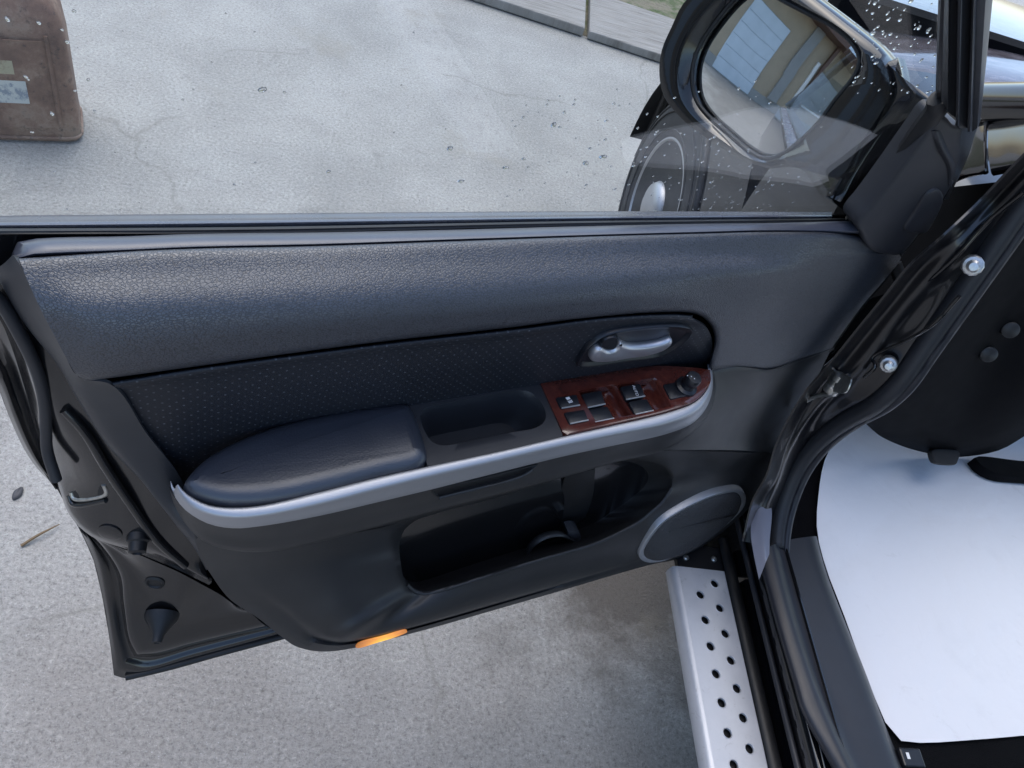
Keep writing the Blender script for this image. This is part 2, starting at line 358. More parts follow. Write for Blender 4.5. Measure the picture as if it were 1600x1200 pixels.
N('mirror_silver').set(Base_Color=(.80, .83, .84), Metallic=1.0, Roughness=.015)

# ------------------------------------------------------------------ ground and yard
S = 60
g = mk('ground', [(-S, -S, 0), (S, -S, 0), (S, S, 0), (-S, S, 0)], [(0, 1, 2, 3)], 'concrete', smooth=False); tag(g, kind='structure')
sdir = norm([1.013, -.115, 0]); sback = np.array([-sdir[1], sdir[0], 0]); s0 = np.array([.344, 3.833, 0])
def sl_pt(v): return s0 + sdir * v[0] + sback * v[1] + ZZ * v[2]
dirt = box('dirt_bed', (-6, .50, 0), (9, 7, .02), 'dirt', bevel=0, rot=sl_pt); tag(dirt, kind='structure')
edges = [-.75, .60, 1.72, 2.85]
lab = ['long grey weathered slab left of the mossy joint', 'grey weathered slab with brushed lines, right of the mossy joint', 'grey weathered slab hidden mostly behind the mirror']
for i in range(3):
    x0, x1 = edges[i] + .012, edges[i + 1] - .012
    b = box('paving_slab', (x0, -.005*i, .004), (x1, .49, .050 - .005*i), 'slab_stone', base=tuple(sl_pt((x0, 0, 0))), bevel=.006, rot=sl_pt)
    tag(b, lab[i], 'slab', 'slabs edging the yard')
tag(box('slab_footing', (-2, .03, 0), (4, .50, .003), 'dirt', bevel=0, rot=sl_pt), kind='structure')

# jerry can
can = empty('jerry_can', (-1.02, 2.2, 0)); CB = np.array([-1.02, 2.2, 0])
cx = norm([.164, .056, 0]); cy = np.array([-cx[1], cx[0], 0]); c0 = np.array([-.845, 2.115, 0])   # front right bottom corner
def canp(a_, b_, z): return c0 + cx*a_ + cy*b_ + ZZ*z
def rr_loop(x0, x1, y0, y1, r, k=5):
    L = []
    for (cx_, cy_, a0) in ((x1-r, y0+r, -90), (x1-r, y1-r, 0), (x0+r, y1-r, 90), (x0+r, y0+r, 180)):
        for j in range(k + 1): a = R_(a0 + 90*j/k); L.append((cx_ + r*math.cos(a), cy_ + r*math.sin(a)))
    return L
L = rr_loop(-.33, 0, 0, .19, .035)
V = []; prof = [(.012, 0), (.004, .004), (0, .02), (.001, .06), (.002, .30), (.008, .37), (.03, .42), (.06, .45)]
cen = (-.165, .095)
for ins, z in prof:
    sx, sy = 1 - ins/.165, 1 - ins/.095
    V += [canp(cen[0] + (x-cen[0])*sx, cen[1] + (y-cen[1])*sy, z) for x, y in L]
n = len(L); Fc = gridfaces(len(prof), n, True) + [tuple(range(n))[::-1], tuple(range((len(prof)-1)*n, len(prof)*n))]
body = mk('can_body', V, Fc, 'rusty_can', can, CB, face=False); fixn(body)
for zz, nm in ((.018, 'seam'),):
    tube(nm, [canp(x, y, zz) for x, y in L], .005, 'rusty_can', can, n=60, seg=8, closed=True, base=CB)
tag(skin('pressed_panel', [[canp(x, -.0035 if 0 < i < 3 else .002, z) for i, x in enumerate((-.29, -.275, -.07, -.055))] for z in (.055, .07, .31, .325)], 14, 2, 'rusty_can', can, base=CB))
def patch(nm, x0, x1, z0, z1, mat, y=-.0075): return box(nm, (x0, y, z0), (x1, y+.0035, z1), mat, can, CB, bevel=0, rot=lambda v: canp(*v))
patch('sticker', -.245, -.118, .135, .205, 'label_blue'); patch('sticker', -.215, -.140, .225, .265, 'label_cream')
for xx in (-.295, -.05): tube('side_rib', [canp(xx, -.001, .06), canp(xx, -.001, .2), canp(xx, .002, .34)], .006, 'rusty_can', can, n=10, seg=8, base=CB)
for dx in (-.24, -.165, -.09): tube('carry_handle', [canp(dx, .03, .44), canp(dx, .05, .485), canp(dx, .14, .485), canp(dx, .16, .44)], .008, 'rusty_can', can, n=16, base=CB)
lathe('spout_cap', canp(-.285, .095, .44), ZZ, [(.024, 0), (.026, .01), (.026, .035), (.022, .04)], 'rusty_can', can, base=CB)
tag(can, 'rusty brown jerry can with two faded stickers standing on the concrete', 'jerry can')

# litter on the concrete near the door
t = Z(33, 853, .004); t2 = Z(93, 819, .010)
tw = tube('twig', [t, (t*.6+t2*.4) + [0, 0, .004], t2], [.0035, .003, .0012], 'twig', n=10, seg=6, base=t); tag(tw, 'thin brown twig on the concrete beside the door edge', 'twig')
lf = Z(28, 772, .0); lp = [lf + np.array([math.cos(q)*.009, math.sin(q)*.016*(1+.2*math.sin(2*q)), 0]) for q in np.linspace(0, 6.28, 14)[:-1]]
tag(loopsolid('pebble', lp, ZZ, [(.001, 0), (0, .003), (.002, .006), (.005, .0075)], 'leaf_dark', base=lf), 'small dark pebble on the concrete at the far left', 'pebble')

# house front seen only in the mirror
hs = empty('house', (-7, -1.6, 0)); HSB = np.array([-7, -1.6, 0])
def hb(nm, lo, hi, mat, **k): return box(nm, lo, hi, mat, hs, HSB, bevel=.01, **k)
hb('wall', (-7.4, -7, 0), (-7, 3.5, 3.4), 'wall_beige'); hb('plinth', (-7, -7, 0), (-6.94, 3.5, .35), 'wall_grey')
gd = hb('garage_door', (-6.995, -1.0, .02), (-6.95, .9, 2.5), 'panel_white')
for i in range(6): hb('door_panel', (-6.948, -.98, .05 + i*.41), (-6.93, .88, .44 + i*.41), 'panel_white')
hb('pillar', (-6.998, -2.2, .35), (-6.85, -1.75, 3.2), 'wall_grey'); hb('window_frame', (-6.998, -2.9, .7), (-6.90, -2.75, 2.4), 'frame_white')
hb('post', (-6.9, -3.1, .0), (-6.75, -2.95, 3.2), 'post_brown'); hb('window', (-6.999, -4.6, .9), (-6.93, -3.2, 2.3), 'window_dark'); hb('window_sill', (-6.92, -4.6, .8), (-6.8, -3.2, .86), 'frame_white')
hb('eaves', (-7.0, -7.0, 3.2), (-6.3, 3.5, 3.4), 'post_brown')
tag(hs, 'beige house front with pale garage door and brown post, seen in the door mirror', 'house')

# ================================================================== the car
car = empty('car', CAR0)
tag(car, 'black car with its front door standing open, chrome-edged door trim and perforated step', 'car')

# ---- door: painted outer skin and inner pressing
VW = [(.03, -.030), (0, -.035), (-.2, -.038), (-.4, -.005), (-.6, .058), (-.74, .128), (-.9, .2)]
def wout(v): return float(np.interp(-v, [-q[0] for q in VW], [q[1] for q in VW]))
def S_(px, py, off=0.0):
    w_ = 0.05
    for _ in range(40): w_ = .5*w_ + .5*(wout(duv(P(px, py, w_))[1]) + off)
    return P(px, py, w_)
SIL = [S_(*p) for p in ((0, 614), (15, 653), (39, 704), (60, 734), (87, 760), (114, 809), (132, 842), (147, 878), (160, 934), (171, 997), (178, 1055))]
su = np.array([duv(p) for p in SIL]); o_ = np.argsort(-su[:, 1])
hemL = [duv(S_(*p)) for p in ((198, 1061), (300, 1034), (437, 996))]
vs_ = [-.026, -.06, -.12, -.18] + list(np.linspace(-.22, su[-1, 1], 22))
def urear(v): return float(np.interp(-v, [-.1] + list(-su[o_, 1]), [su[o_[0], 0] + .012] + list(su[o_, 0])))
rows = []
for v in vs_:
    ur = urear(v); rows.append([door(u, v, wout(v)) for u in list(np.linspace(-.12, ur - .004, 24)) + [ur]])
G = np.array(rows); fd = mk('front_door', G.reshape(-1, 3), gridfaces(len(vs_), 25), 'black_paint', car, solid=.002)
def dskin(*a, **k): return skin(*a, parent=fd, **k)

R1a = [(-25, 470), (0, 500), (20, 548), (40, 612), (58, 672), (74, 716), (92, 762)]
R1b = [(92, 762), (104, 796), (114, 812), (129, 828), (150, 842), (207, 861), (270, 887), (327, 914)]
T = [(-30, 405, .02), (-12, 424, .025), (2, 443, .03), (25, 484, .035), (50, 520, .042), (90, 570, .052), (120, 622, .062), (168, 695, .078), (225, 755, .092), (270, 809, .106), (300, 850, .118), (322, 890, .128)]
band = [[S_(*p, 0.0) for p in ((-40, 560), (-15, 590), (0, 614), (15, 653), (39, 704), (60, 734), (90, 764))],
        [S_(*p, .014) for p in ((-40, 530), (-10, 565), (8, 600), (22, 640), (45, 694), (64, 728), (91, 763))],
        [S_(*p, .010) for p in ((-36, 505), (-8, 540), (12, 580), (30, 630), (50, 685), (67, 722), (91, 763))],
        [S_(*p, .024) for p in R1a]]
dskin('rear_seal_band', band, 40, 4, 'shell_paint')
R1 = R1a + R1b[1:]
up_rows = [[S_(*p, .024 if p[1] < 770 else .024 + .05*min(1, (p[1]-770)/90)) for p in R1],
           [S_(p[0]+4, p[1]-6, .036 if p[1] < 770 else .036 + .05*min(1, (p[1]-770)/90)) for p in R1],
           [P(*q) for q in ((-30, 440, .012), (0, 470, .016), (28, 520, .022), (60, 590, .03), (90, 655, .04), (130, 722, .052), (165, 775, .066), (205, 825, .085), (250, 862, .10), (325, 905, .122))],
           [P(p[0], p[1], p[2]-.016) for p in T]]
dsh_ = dskin('door_shell', up_rows, 60, 5, 'shell_paint')
tube('shell_ridge', [P(*q) for q in ((100, 640, .045), (130, 672, .055), (165, 730, .068), (205, 790, .082), (245, 845, .098), (290, 884, .112))], .005, 'shell_paint', fd, n=30)
tube('edge_seal', [P(*q) for q in ((-20, 452, .03), (0, 470, .03), (30, 520, .034), (58, 580, .034), (70, 630, .034), (72, 670, .034), (74, 705, .036), (88, 750, .05))], .006, 'seal_rubber', fd, n=40)
low_rows = [[S_(*p) for p in ((116, 812), (132, 842), (147, 878), (160, 934), (171, 997), (178, 1055), (200, 1060), (300, 1034), (437, 996))],
            [S_(*p, .010) for p in ((124, 822), (142, 846), (158, 880), (170, 934), (180, 990), (190, 1036), (222, 1046), (300, 1024), (432, 988))],
            [S_(*p, .006) for p in ((132, 830), (152, 850), (180, 892), (188, 940), (197, 995), (208, 1026), (240, 1028), (300, 1012), (424, 982))],
            [S_(*p, .026) for p in ((136, 832), (160, 851), (190, 898), (196, 945), (205, 1000), (217, 1021), (250, 1016), (300, 1002), (412, 976))],
            [S_(*p, .030) for p in ((145, 838), (185, 862), (222, 905), (235, 940), (250, 972), (262, 980), (285, 978), (320, 968), (390, 957))],
            [S_(*p, .045) for p in ((150, 842), (185, 855), (215, 866), (245, 879), (275, 892), (300, 905), (322, 917), (345, 930), (372, 950))]]
lsh_ = dskin('lower_shell', [[r[:6], r[5:]] for r in low_rows], [36, 40], 4, 'shell_paint')
tube('bottom_seal', [S_(*p, .004) for p in ((196, 1058), (260, 1043), (340, 1021), (445, 993))], .0055, 'rubber', fd, n=24)
# latch slot, plugs and rubber buffers on the shut face
def on(ob, l, d=0.0): return [h_[0] + h_[1]*d for h_ in (hit(ob, *q_) for q_ in l)]
tube('latch_striker', on(dsh_, ((111, 769), (114, 778), (122, 781), (163, 774), (166, 769), (162, 758)), -.0005), .0026, 'zinc', fd, n=40)
tube('latch_rim', on(dsh_, ((109, 774), (114, 786), (124, 789), (166, 781)), .001), .003, 'shell_paint', fd, n=30)
loopsolid('latch_plate', cr(on(dsh_, ((114, 768), (160, 760), (163, 772), (120, 778))), 20, True), WW, [(0, -.004), (0, .001)], 'rubber', fd)
q, n_ = hit(dsh_, 216, 842); lathe('buffer', q, norm(n_ + norm(WW*.7 - ZZ*.5)), [(.013, -.006), (.013, .003), (.0105, .005), (.0100, .016), (.006, .018), (.005, .014)], 'rubber', fd)
q, n_ = hit(lsh_, 252, 965); lathe('buffer', q, norm(n_ - ZZ*.5), [(.024, -.006), (.022, .002), (.014, .014), (.008, .024), (.0068, .034), (.004, .035), (.003, .031)], 'rubber', fd)
q, n_ = hit(lsh_, 242, 910); lathe('grommet', q, n_, [(.013, -.006), (.013, .001), (.010, .0025), (.008, .0005), (.0, .001)], 'rubber', fd)
q, n_ = hit(dsh_, 172, 832); lathe('grommet', q, n_, [(.014, -.006), (.014, .001), (.011, .002), (.0, .0022)], 'shell_paint', fd)
# backing sheet behind all trim, up to the belt
bk = [[P(*q) for q in r] for r in (
    [(-40, 362, .006), (300, 361, .006), (700, 357, .006), (1100, 346, .006), (1400, 345, .0)],
    [(-30, 440, .005), (300, 460, .03), (700, 455, .04), (1100, 450, .03), (1395, 415, -.01)],
    [(120, 640, .03), (350, 640, .05), (700, 600, .06), (1100, 590, .045), (1290, 560, -.0)],
    [(300, 860, .09), (450, 830, .11), (720, 770, .11), (1000, 700, .09), (1212, 715, .05)],
    [(420, 975, .15), (520, 990, .16), (700, 950, .14), (950, 880, .10), (1150, 810, .06)])]
dskin('inner_panel', bk, 40, 5, 'shell_paint')

# ---- belt line
dskin('outer_belt_seal', [[P(*q) for q in r] for r in (
    [(-60, 343, -.034), (0, 340, -.034), (400, 337, -.034), (900, 334, -.034), (1300, 334, -.034)],
    [(-60, 338, -.030), (0, 337, -.030), (400, 333.5, -.030), (900, 330, -.030), (1300, 331, -.030)],
    [(-60, 345, -.018), (0, 344, -.018), (400, 341, -.018), (900, 336, -.018), (1300, 334, -.018)],
    [(-60, 352, -.007), (0, 352, -.007), (400, 348, -.007), (900, 341, -.007), (1300, 338, -.007)],
    [(-60, 360, -.006), (0, 360, -.006), (400, 356, -.006), (900, 349, -.006), (1300, 345, -.006)])], 50, 3, 'sky_sheen_seal', solid=.002)
dskin('inner_belt_seal', [[P(*q) for q in r] for r in (
    [(-60, 363, .0035), (0, 363, .0035), (400, 360, .0035), (900, 350, .0035), (1335, 344, .0035)],
    [(-60, 357, .0045), (0, 357, .0045), (400, 354.5, .0045), (900, 345.5, .0045), (1335, 341, .0045)],
    [(-60, 361, .009), (0, 361, .009), (400, 358.5, .009), (900, 348.5, .009), (1335, 343, .009)],
    [(-60, 363, .0095), (0, 363, .0095), (400, 361, .0095), (900, 350, .0095), (1335, 344, .0095)],
    [(-60, 368, .011), (0, 366, .011), (400, 364, .011), (900, 353, .011), (1335, 346, .011)])], 50, 2, 'rubber', solid=.002)
dskin('belt_trim', [[P(*q) for q in r] for r in (
    [(18, 398, .012), (20, 384, .012), (46, 376, .012), (200, 371, .012), (300, 367, .012), (500, 364.5, .012), (700, 360.5, .012), (900, 355, .012), (1100, 351, .012), (1200, 350, .012), (1335, 347, .012)],
    [(20, 396, .018), (24, 381, .018), (46, 374, .018), (200, 369, .018), (300, 365.5, .018), (500, 363, .018), (700, 359, .018), (900, 353.7, .018), (1100, 349.5, .018), (1200, 348.5, .018), (1335, 345, .018)],
    [(24, 399, .030), (30, 386, .030), (50, 382, .030), (200, 377, .030), (300, 373, .030), (500, 370, .030), (700, 365, .030), (900, 359, .030), (1100, 354, .030), (1200, 352, .030), (1338, 350, .030)],
    [(27, 403, .040), (34, 398, .040), (60, 396, .040), (200, 390, .040), (300, 385.5, .040), (500, 381, .040), (700, 374, .040), (900, 367.5, .040), (1100, 362, .040), (1200, 359.5, .040), (1342, 361, .040)],
    [(27, 406, .034), (34, 403, .034), (60, 401, .034), (200, 395, .034), (300, 390, .034), (500, 385.5, .034), (700, 378, .034), (900, 371, .034), (1100, 366, .034), (1200, 363, .034), (1343, 365, .034)])], 70, 3, 'belt_plastic')

# ---- upper padded trim
PADW = [None, None, ((40, .062), (400, .066), (1000, .064), (1250, .060), (1372, .042)), ((60, .080), (120, .087), (400, .093), (1000, .085), (1200, .078), (1408, .038)),
        ((90, .092), (150, .101), (400, .105), (1000, .096), (1200, .086), (1380, .042)), ((110, .096), (160, .104), (400, .107), (1000, .099), (1140, .094), (1350, .044)),
        ((119, .094), (165, .101), (400, .105), (1000, .100), (1110, .094), (1200, .080), (1302, .046)), ((119, .080), (165, .085), (400, .09), (1000, .086), (1110, .080), (1200, .068), (1302, .036))]
_row = [0]
def seg(a_, b_):
    t = PADW[_row[0]]; _row[0] += 1
    g_ = lambda l: [P(x, y, w_ if t is None else float(np.interp(x, [q[0] for q in t], [q[1] for q in t]))) for x, y, w_ in l]
    return [g_(a_), g_(b_)]
pad_rows = [
 seg([(30, 405, .034), (200, 393.5, .034), (300, 389, .034), (500, 384.5, .034), (700, 377.5, .034), (900, 371, .034), (1000, 368, .034)],
     [(1000, 368, .034), (1100, 365.5, .034), (1200, 362.5, .034), (1300, 363, .032), (1346, 367, .028)]),
 seg([(30, 406, .046), (200, 395.5, .046), (300, 391, .046), (500, 386.5, .046), (700, 379.5, .046), (900, 372.5, .046), (1000, 369.5, .046)],
     [(1000, 369.5, .046), (1100, 367, .046), (1200, 364, .045), (1300, 365, .043), (1350, 372, .036)]),
 seg([(42, 436, .072), (200, 428, .077), (400, 422, .08), (700, 410, .08), (900, 402, .08), (1000, 399, .08)],
     [(1000, 399, .08), (1100, 397, .078), (1250, 394, .070), (1320, 390, .058), (1372, 394, .042)]),
 seg([(64, 484, .090), (120, 480, .098), (300, 473, .102), (500, 464, .104), (700, 452, .104), (900, 438, .104), (1000, 431, .103)],
     [(1000, 431, .103), (1100, 426, .101), (1200, 422, .094), (1300, 414, .075), (1360, 406, .056), (1408, 402, .038)]),
 seg([(90, 534, .098), (150, 528, .110), (300, 517, .116), (500, 500, .118), (700, 484, .118), (900, 466, .118), (1000, 458, .117)],
     [(1000, 458, .117), (1060, 454, .116), (1120, 457, .113), (1200, 463, .102), (1270, 460, .082), (1340, 452, .058), (1380, 440, .042)]),
 seg([(110, 571, .099), (160, 567, .110), (300, 550, .117), (500, 526, .118), (700, 502, .118), (900, 481, .118), (1000, 472, .117)],
     [(1000, 472, .117), (1055, 469, .116), (1105, 478, .113), (1138, 505, .108), (1165, 535, .100), (1215, 535, .085), (1275, 515, .064), (1350, 474, .044)]),
 seg([(119, 586, .100), (133, 592, .104), (165, 588, .108), (300, 570, .114), (400, 556, .115), (600, 530, .116), (800, 508, .116), (900, 495.5, .115), (1000, 486, .114)],
     [(1000, 486, .114), (1050, 484.5, .113), (1087, 487, .112), (1106, 498, .110), (1117, 515, .108), (1119, 535, .105), (1113, 560, .098), (1111, 576, .092), (1150, 571, .090), (1200, 577, .084), (1250, 560, .066), (1302, 541, .046)]),
 seg([(122, 590, .086), (133, 596, .09), (166, 592, .092), (300, 574, .098), (400, 560, .10), (600, 534, .10), (800, 512, .10), (900, 499, .10), (1000, 489.5, .10)],
     [(1000, 489.5, .10), (1050, 488, .099), (1085, 490, .098), (1103, 500, .096), (1114, 516, .094), (1116, 535, .09), (1110, 560, .085), (1108, 578, .08), (1150, 574, .078), (1200, 580, .072), (1250, 563, .055), (1302, 544, .036)])]
dskin('upper_pad', pad_rows, [90, 60], 5, 'grain_trim', sharp=60)

# ---- perforated insert
ins_ = dskin('door_insert', [[P(q[0], q[1], q[2] - .0095) for q in r] for r in (
    [(172, 596, .094), (300, 576, .098), (400, 562, .10), (600, 536, .10), (800, 514, .10), (950, 495, .099), (1050, 490, .098), (1083, 492, .096)],
    [(174, 598, .104), (300, 578, .108), (400, 564, .109), (600, 538, .109), (800, 516, .109), (950, 497, .108), (1048, 492, .106), (1080, 494, .104)],
    [(178, 602, .106), (301, 584, .110), (401, 569, .111), (601, 543, .111), (801, 521, .111), (950, 502, .110), (1046, 497, .108), (1086, 500, .105)],
    [(182, 612, .101), (304, 594, .105), (404, 578, .106), (604, 552, .106), (802, 530, .106), (950, 511, .105), (1050, 504, .103), (1104, 512, .100)],
    [(225, 672, .095), (320, 645, .100), (410, 625, .101), (610, 590, .101), (805, 562, .101), (950, 543, .10), (1050, 531, .098), (1113, 536, .094)],
    [(292, 766, .084), (335, 716, .086), (405, 684, .087), (500, 657, .088), (640, 640, .088), (845, 606, .088), (950, 592, .087), (1060, 580, .085), (1107, 582, .083)])], 80, 4, 'insert_fabric')

# ---- border of the trim along the rear edge
dskin('trim_border', [[P(p[0], p[1], p[2]-.016) for p in T[1:]],
    Ps(T[1:]),
    [P(*q) for q in ((8, 410, .038), (16, 432, .044), (40, 474, .052), (75, 534, .064), (112, 594, .074), (150, 642, .082), (180, 688, .088), (225, 748, .098), (262, 795, .112), (292, 832, .130), (312, 860, .140))],
    [P(*q) for q in ((20, 398, .038), (30, 412, .05), (47, 444, .064), (68, 486, .080), (94, 534, .09), (124, 590, .094), (172, 600, .096), (228, 676, .094), (288, 762, .10), (286, 800, .118), (318, 846, .145))]],
    70, 4, 'smooth_trim', sharp=60)

# ---- armrest
pad = [A(*p) for p in ((286, 760), (306, 731), (340, 706), (400, 678), (460, 660), (520, 647), (580, 638), (622, 633), (638, 635), (652, 658), (662, 688), (668, 716), (660, 728), (600, 743), (520, 764), (450, 780), (400, 787), (350, 787), (314, 779), (294, 770))]
loopsolid('armrest_pad', cr(pad, 80, True), ZZ, [(.003, -.03), (0, -.008), (.0, -.002), (.002, .003), (.005, .0065), (.009, .009), (.014, .0105), (.019, .0112)], 'pad_leather', fd, sharp=60)
ho = cr([A(*p) for p in ((658, 650), (666, 638), (694, 631), (750, 620.6), (806, 611), (827, 614), (842, 626), (851, 643), (850, 656), (838, 665.6), (787, 675), (731, 686), (690, 694), (675, 688), (664, 672))], 60, True)
co_ = [A(*p) for p in ((637, 633), (740, 616), (845, 599), (863, 641), (881, 684), (780, 706), (669, 731), (655, 680))]
def match(outer, inner):                      # outer outline resampled so each point faces its inner partner
    c = inner.mean(0); d = cr_dense(outer, True, 30) if len(outer) > 12 else resample(np.array(outer), 600, True)
    ai = np.arctan2((inner-c) @ WW, (inner-c) @ UU); ad = np.arctan2((d-c) @ WW, (d-c) @ UU)
    return np.array([d[np.argmin(np.abs(np.angle(np.exp(1j*(ad-x)))))] for x in ai])
oo = match(co_, ho); dn = -ZZ
rows = [oo - ZZ*.03, oo, oo*.5 + ho*.5, ho*.9 + oo*.1, ho - ZZ*.003, ho + (ho.mean(0)-ho)*.03 - ZZ*.012, ho + (ho.mean(0)-ho)*.08 - ZZ*.045, ho + (ho.mean(0)-ho)*.2 - ZZ*.058]
G = np.array(rows); V = np.vstack([G.reshape(-1, 3), [ho.mean(0) - ZZ*.058]]); Fc = gridfaces(len(rows), 60, True)
Fc += [(7*60+j, 7*60+(j+1) % 60, 8*60) for j in range(60)]
pc = mk('pull_cup', V, Fc, 'smooth_trim', fd, face=False, sharp=50); fixn(pc)
# silver edge
def arm_rows(pts, ws): return [P(x, y, w_) for (x, y), w_ in zip(pts, ws)]
s0_ = [(278, 757), (283, 764), (297, 776), (326, 790), (364, 794), (412, 790), (499, 769.5), (585, 748), (671, 729), (780, 706), (881, 682.5), (955, 666), (1045, 644.5), (1085.5, 629), (1103.5, 611), (1110, 595), (1109, 579)]
s1_ = [(275, 761), (279, 771), (297, 790), (326, 803), (364, 808.5), (412, 805), (499, 787), (585, 765), (671, 744), (780, 719), (881, 695.5), (955, 680), (1045, 660), (1089, 641), (1107, 618), (1112.5, 599), (1111, 579)]
s2_ = [(270, 768), (274, 778), (292, 799), (326, 818.5), (364, 825.5), (412, 821.5), (499, 806), (585, 786), (671, 765.5), (780, 738), (881, 713), (955, 697), (1045, 677), (1085, 659), (1106, 632), (1113.5, 604), (1112, 580)]
ws = [float(duv(A(*p))[2]) for p in s0_]
lift = lambda pts, dz: [A(*p, dz) for p in pts]
e1 = [1]*17
r0 = lift(s0_, -.012); r0b = lift(s0_, .001); r1 = lift(s1_, -.003); r1b = lift(s1_, -.006)
r2 = [P(*p, float(duv(q)[2]) - .004) for p, q in zip(s2_, r1)]; r2b = [p - WW*.012 for p in r2]
dskin('armrest_edge', [r0, r0b, [.4*a_+.6*b_+ZZ*.0015 for a_, b_ in zip(r0b, r1)], r1, [.7*a_+.3*b_ for a_, b_ in zip(r1, r2)], r2, r2b], 90, 3, 'silver_plastic', sharp=38)
# fascia below the silver edge
k_ = [(272, 772), (278, 790), (300, 824), (325, 845), (364, 856), (420, 858), (500, 843), (585, 820), (671, 797), (780, 769), (881, 742), (955, 721), (1045, 697), (1086, 668), (1107, 640), (1115, 606), (1113, 581)]
r3 = [P(*p, float(duv(q)[2]) - .012) for p, q in zip(k_, r2)]; r3b = [p - WW*.05 - ZZ*.004 for p in r3]
dskin('armrest_fascia', [[p - WW*.006 for p in r2], [.5*(a_+b_) - WW*.004 for a_, b_ in zip(r2, r3)], r3, [p - WW*.010 - ZZ*.004 for p in r3], r3b], 90, 4, 'lower_trim', sharp=60)
sl_ = [(675, 765), (730, 752), (800, 735), (841, 726), (832, 733), (816, 742.5), (787, 752), (712, 770.6), (686, 777), (678, 774)]
fw = lambda x: float(np.interp(x, [671, 780, 881], [duv(r2[8])[2], duv(r2[9])[2], duv(r2[10])[2]]))
slo = cr([P(x, y, fw(x) - .003) for x, y in sl_], 50, True)
loopsolid('grip_slot', slo, WW, [(0, -.012), (0, .0), (.002, .001), (.0035, -.001)], 'rubber', fd)
tube('slot_lip', [P(x, y, fw(x)) for x, y in ((686, 778), (712, 771.5), (787, 753), (816, 743.5), (833, 733.5))], .0022, 'lower_trim', fd, n=30, seg=8)

# ---- wood switch panel
wl = [A(*p) for p in ((844, 600), (910, 588), (977, 578), (1022, 573), (1067, 574.5), (1107, 578), (1110, 595), (1102, 611), (1085, 628), (1045, 643.5), (955, 665), (881, 681.5), (862, 640))]
wlo = np.vstack([cr(wl[:6], 30), cr(wl[5:12], 34)[1:], cr(wl[11:] + wl[:1], 14)[1:-1]])
wh = [A(*p) for p in ((902, 613), (960, 602), (1021, 592.5), (1024, 594), (1036, 615), (1047, 637), (1000, 648), (929, 659.5), (915, 636))]
whr = np.vstack([cr(wh[:3], 24), cr(wh[2:6], 16)[1:], cr(wh[5:8], 24)[1:], cr(wh[7:] + wh[:1], 14)[1:-1]])
wo = match(wlo, whr)
nw = len(whr)
rows = [wo - ZZ*.015, wo + ZZ*.002, wo*.93 + whr*.07 + ZZ*.0032, wo*.5 + whr*.5 + ZZ*.0035, whr + ZZ*.0032, whr*.97 + whr.mean(0)*.03 + ZZ*.001, whr*.95 + whr.mean(0)*.05 - ZZ*.008]
pnl = mk('switch_panel', np.array(rows).reshape(-1, 3), gridfaces(len(rows), nw, True), 'wood_veneer', fd, face=False, sharp=40); fixn(pnl)
tops, bots, dz = [], [], []
for f_, d_ in ((0, -.008), (.27, -.008), (.30, -.012), (.38, -.009), (.50, .001), (.52, -.004), (.55, -.008), (.78, -.008), (.80, -.012), (.88, -.008), (1, .002)):
    a_ = np.array((902, 613)) * (1-f_) + np.array((1022, 593)) * f_; b_ = np.array((930, 659)) * (1-f_) + np.array((1047, 637)) * f_
    tops.append(A(*a_, d_)); bots.append(A(*b_, d_))
dskin('switch_well', [tops, [.5*(a_+b_) - ZZ*.001 for a_, b_ in zip(tops, bots)], bots], 50, 3, 'wood_veneer')
def zq(l): return [(820 + x/4.444, 460 + y/4.444) for x, y in l]
def quad_key(nm, l, h, mat='switch_black', par=fd, bev=.0012, low=-.008):
    p = [A(*q, h) for q in zq(l)]; c = sum(p)/4; loop = []
    for i in range(4):                        # slightly rounded corners
        a_, b_, d_ = p[i-1], p[i], p[(i+1) % 4]
        for t_ in (.0, .5, 1): loop.append(b_ + (a_-b_)*.10*(1-t_)**2 + (d_-b_)*.10*t_**2)
    return loopsolid(nm, np.array(loop), ZZ, [(0, low - h), (0, -bev), (bev*.3, -bev*.3), (bev, 0)], mat, par, sharp=30)
keys = {'lock': [(215, 715), (360, 693), (386, 768), (252, 790)], 'l2': [(272, 820), (412, 798), (444, 872), (312, 898)],
        'w1': [(392, 690), (530, 664), (562, 760), (432, 786)], 'w2': [(440, 800), (572, 774), (622, 860), (484, 886)],
        'w3': [(664, 640), (800, 617), (838, 705), (700, 730)], 'w4': [(720, 745), (847, 724), (896, 806), (765, 833)]}
for k_n, l in keys.items():
    quad_key('lock_switch' if k_n in ('lock', 'l2') else 'window_switch', l, .006 if k_n in ('lock', 'l2') else .003)
    f1, f2 = l[3], l[2]; tube('switch_lip', [A(*q, .0055 if k_n in ('lock', 'l2') else .0030) for q in zq([(f1[0]+4, f1[1]), (f2[0]-3, f2[1])])], .0010, 'silver_plastic', fd, n=6, seg=6)
quad_key('dial_plate', [(960, 625), (1090, 600), (1178, 690), (1012, 728)], .0055, low=0)
kc = A(1072, 604, .006); lathe('mirror_dial', kc, ZZ + .12*WW, [(.0155, -.002), (.0150, .002), (.0105, .004), (.0095, .010), (.0108, .012), (.0108, .021), (.0095, .0235), (.0, .0242)], 'switch_black', fd, seg=28, sharp=35)
for q in ((1074, 587), (1080, 588.5), (1085, 592)): lathe('dial_mark', A(*q, .030), ZZ, [(.0008, 0), (.0007, .0006)], 'print_white', fd, seg=8)
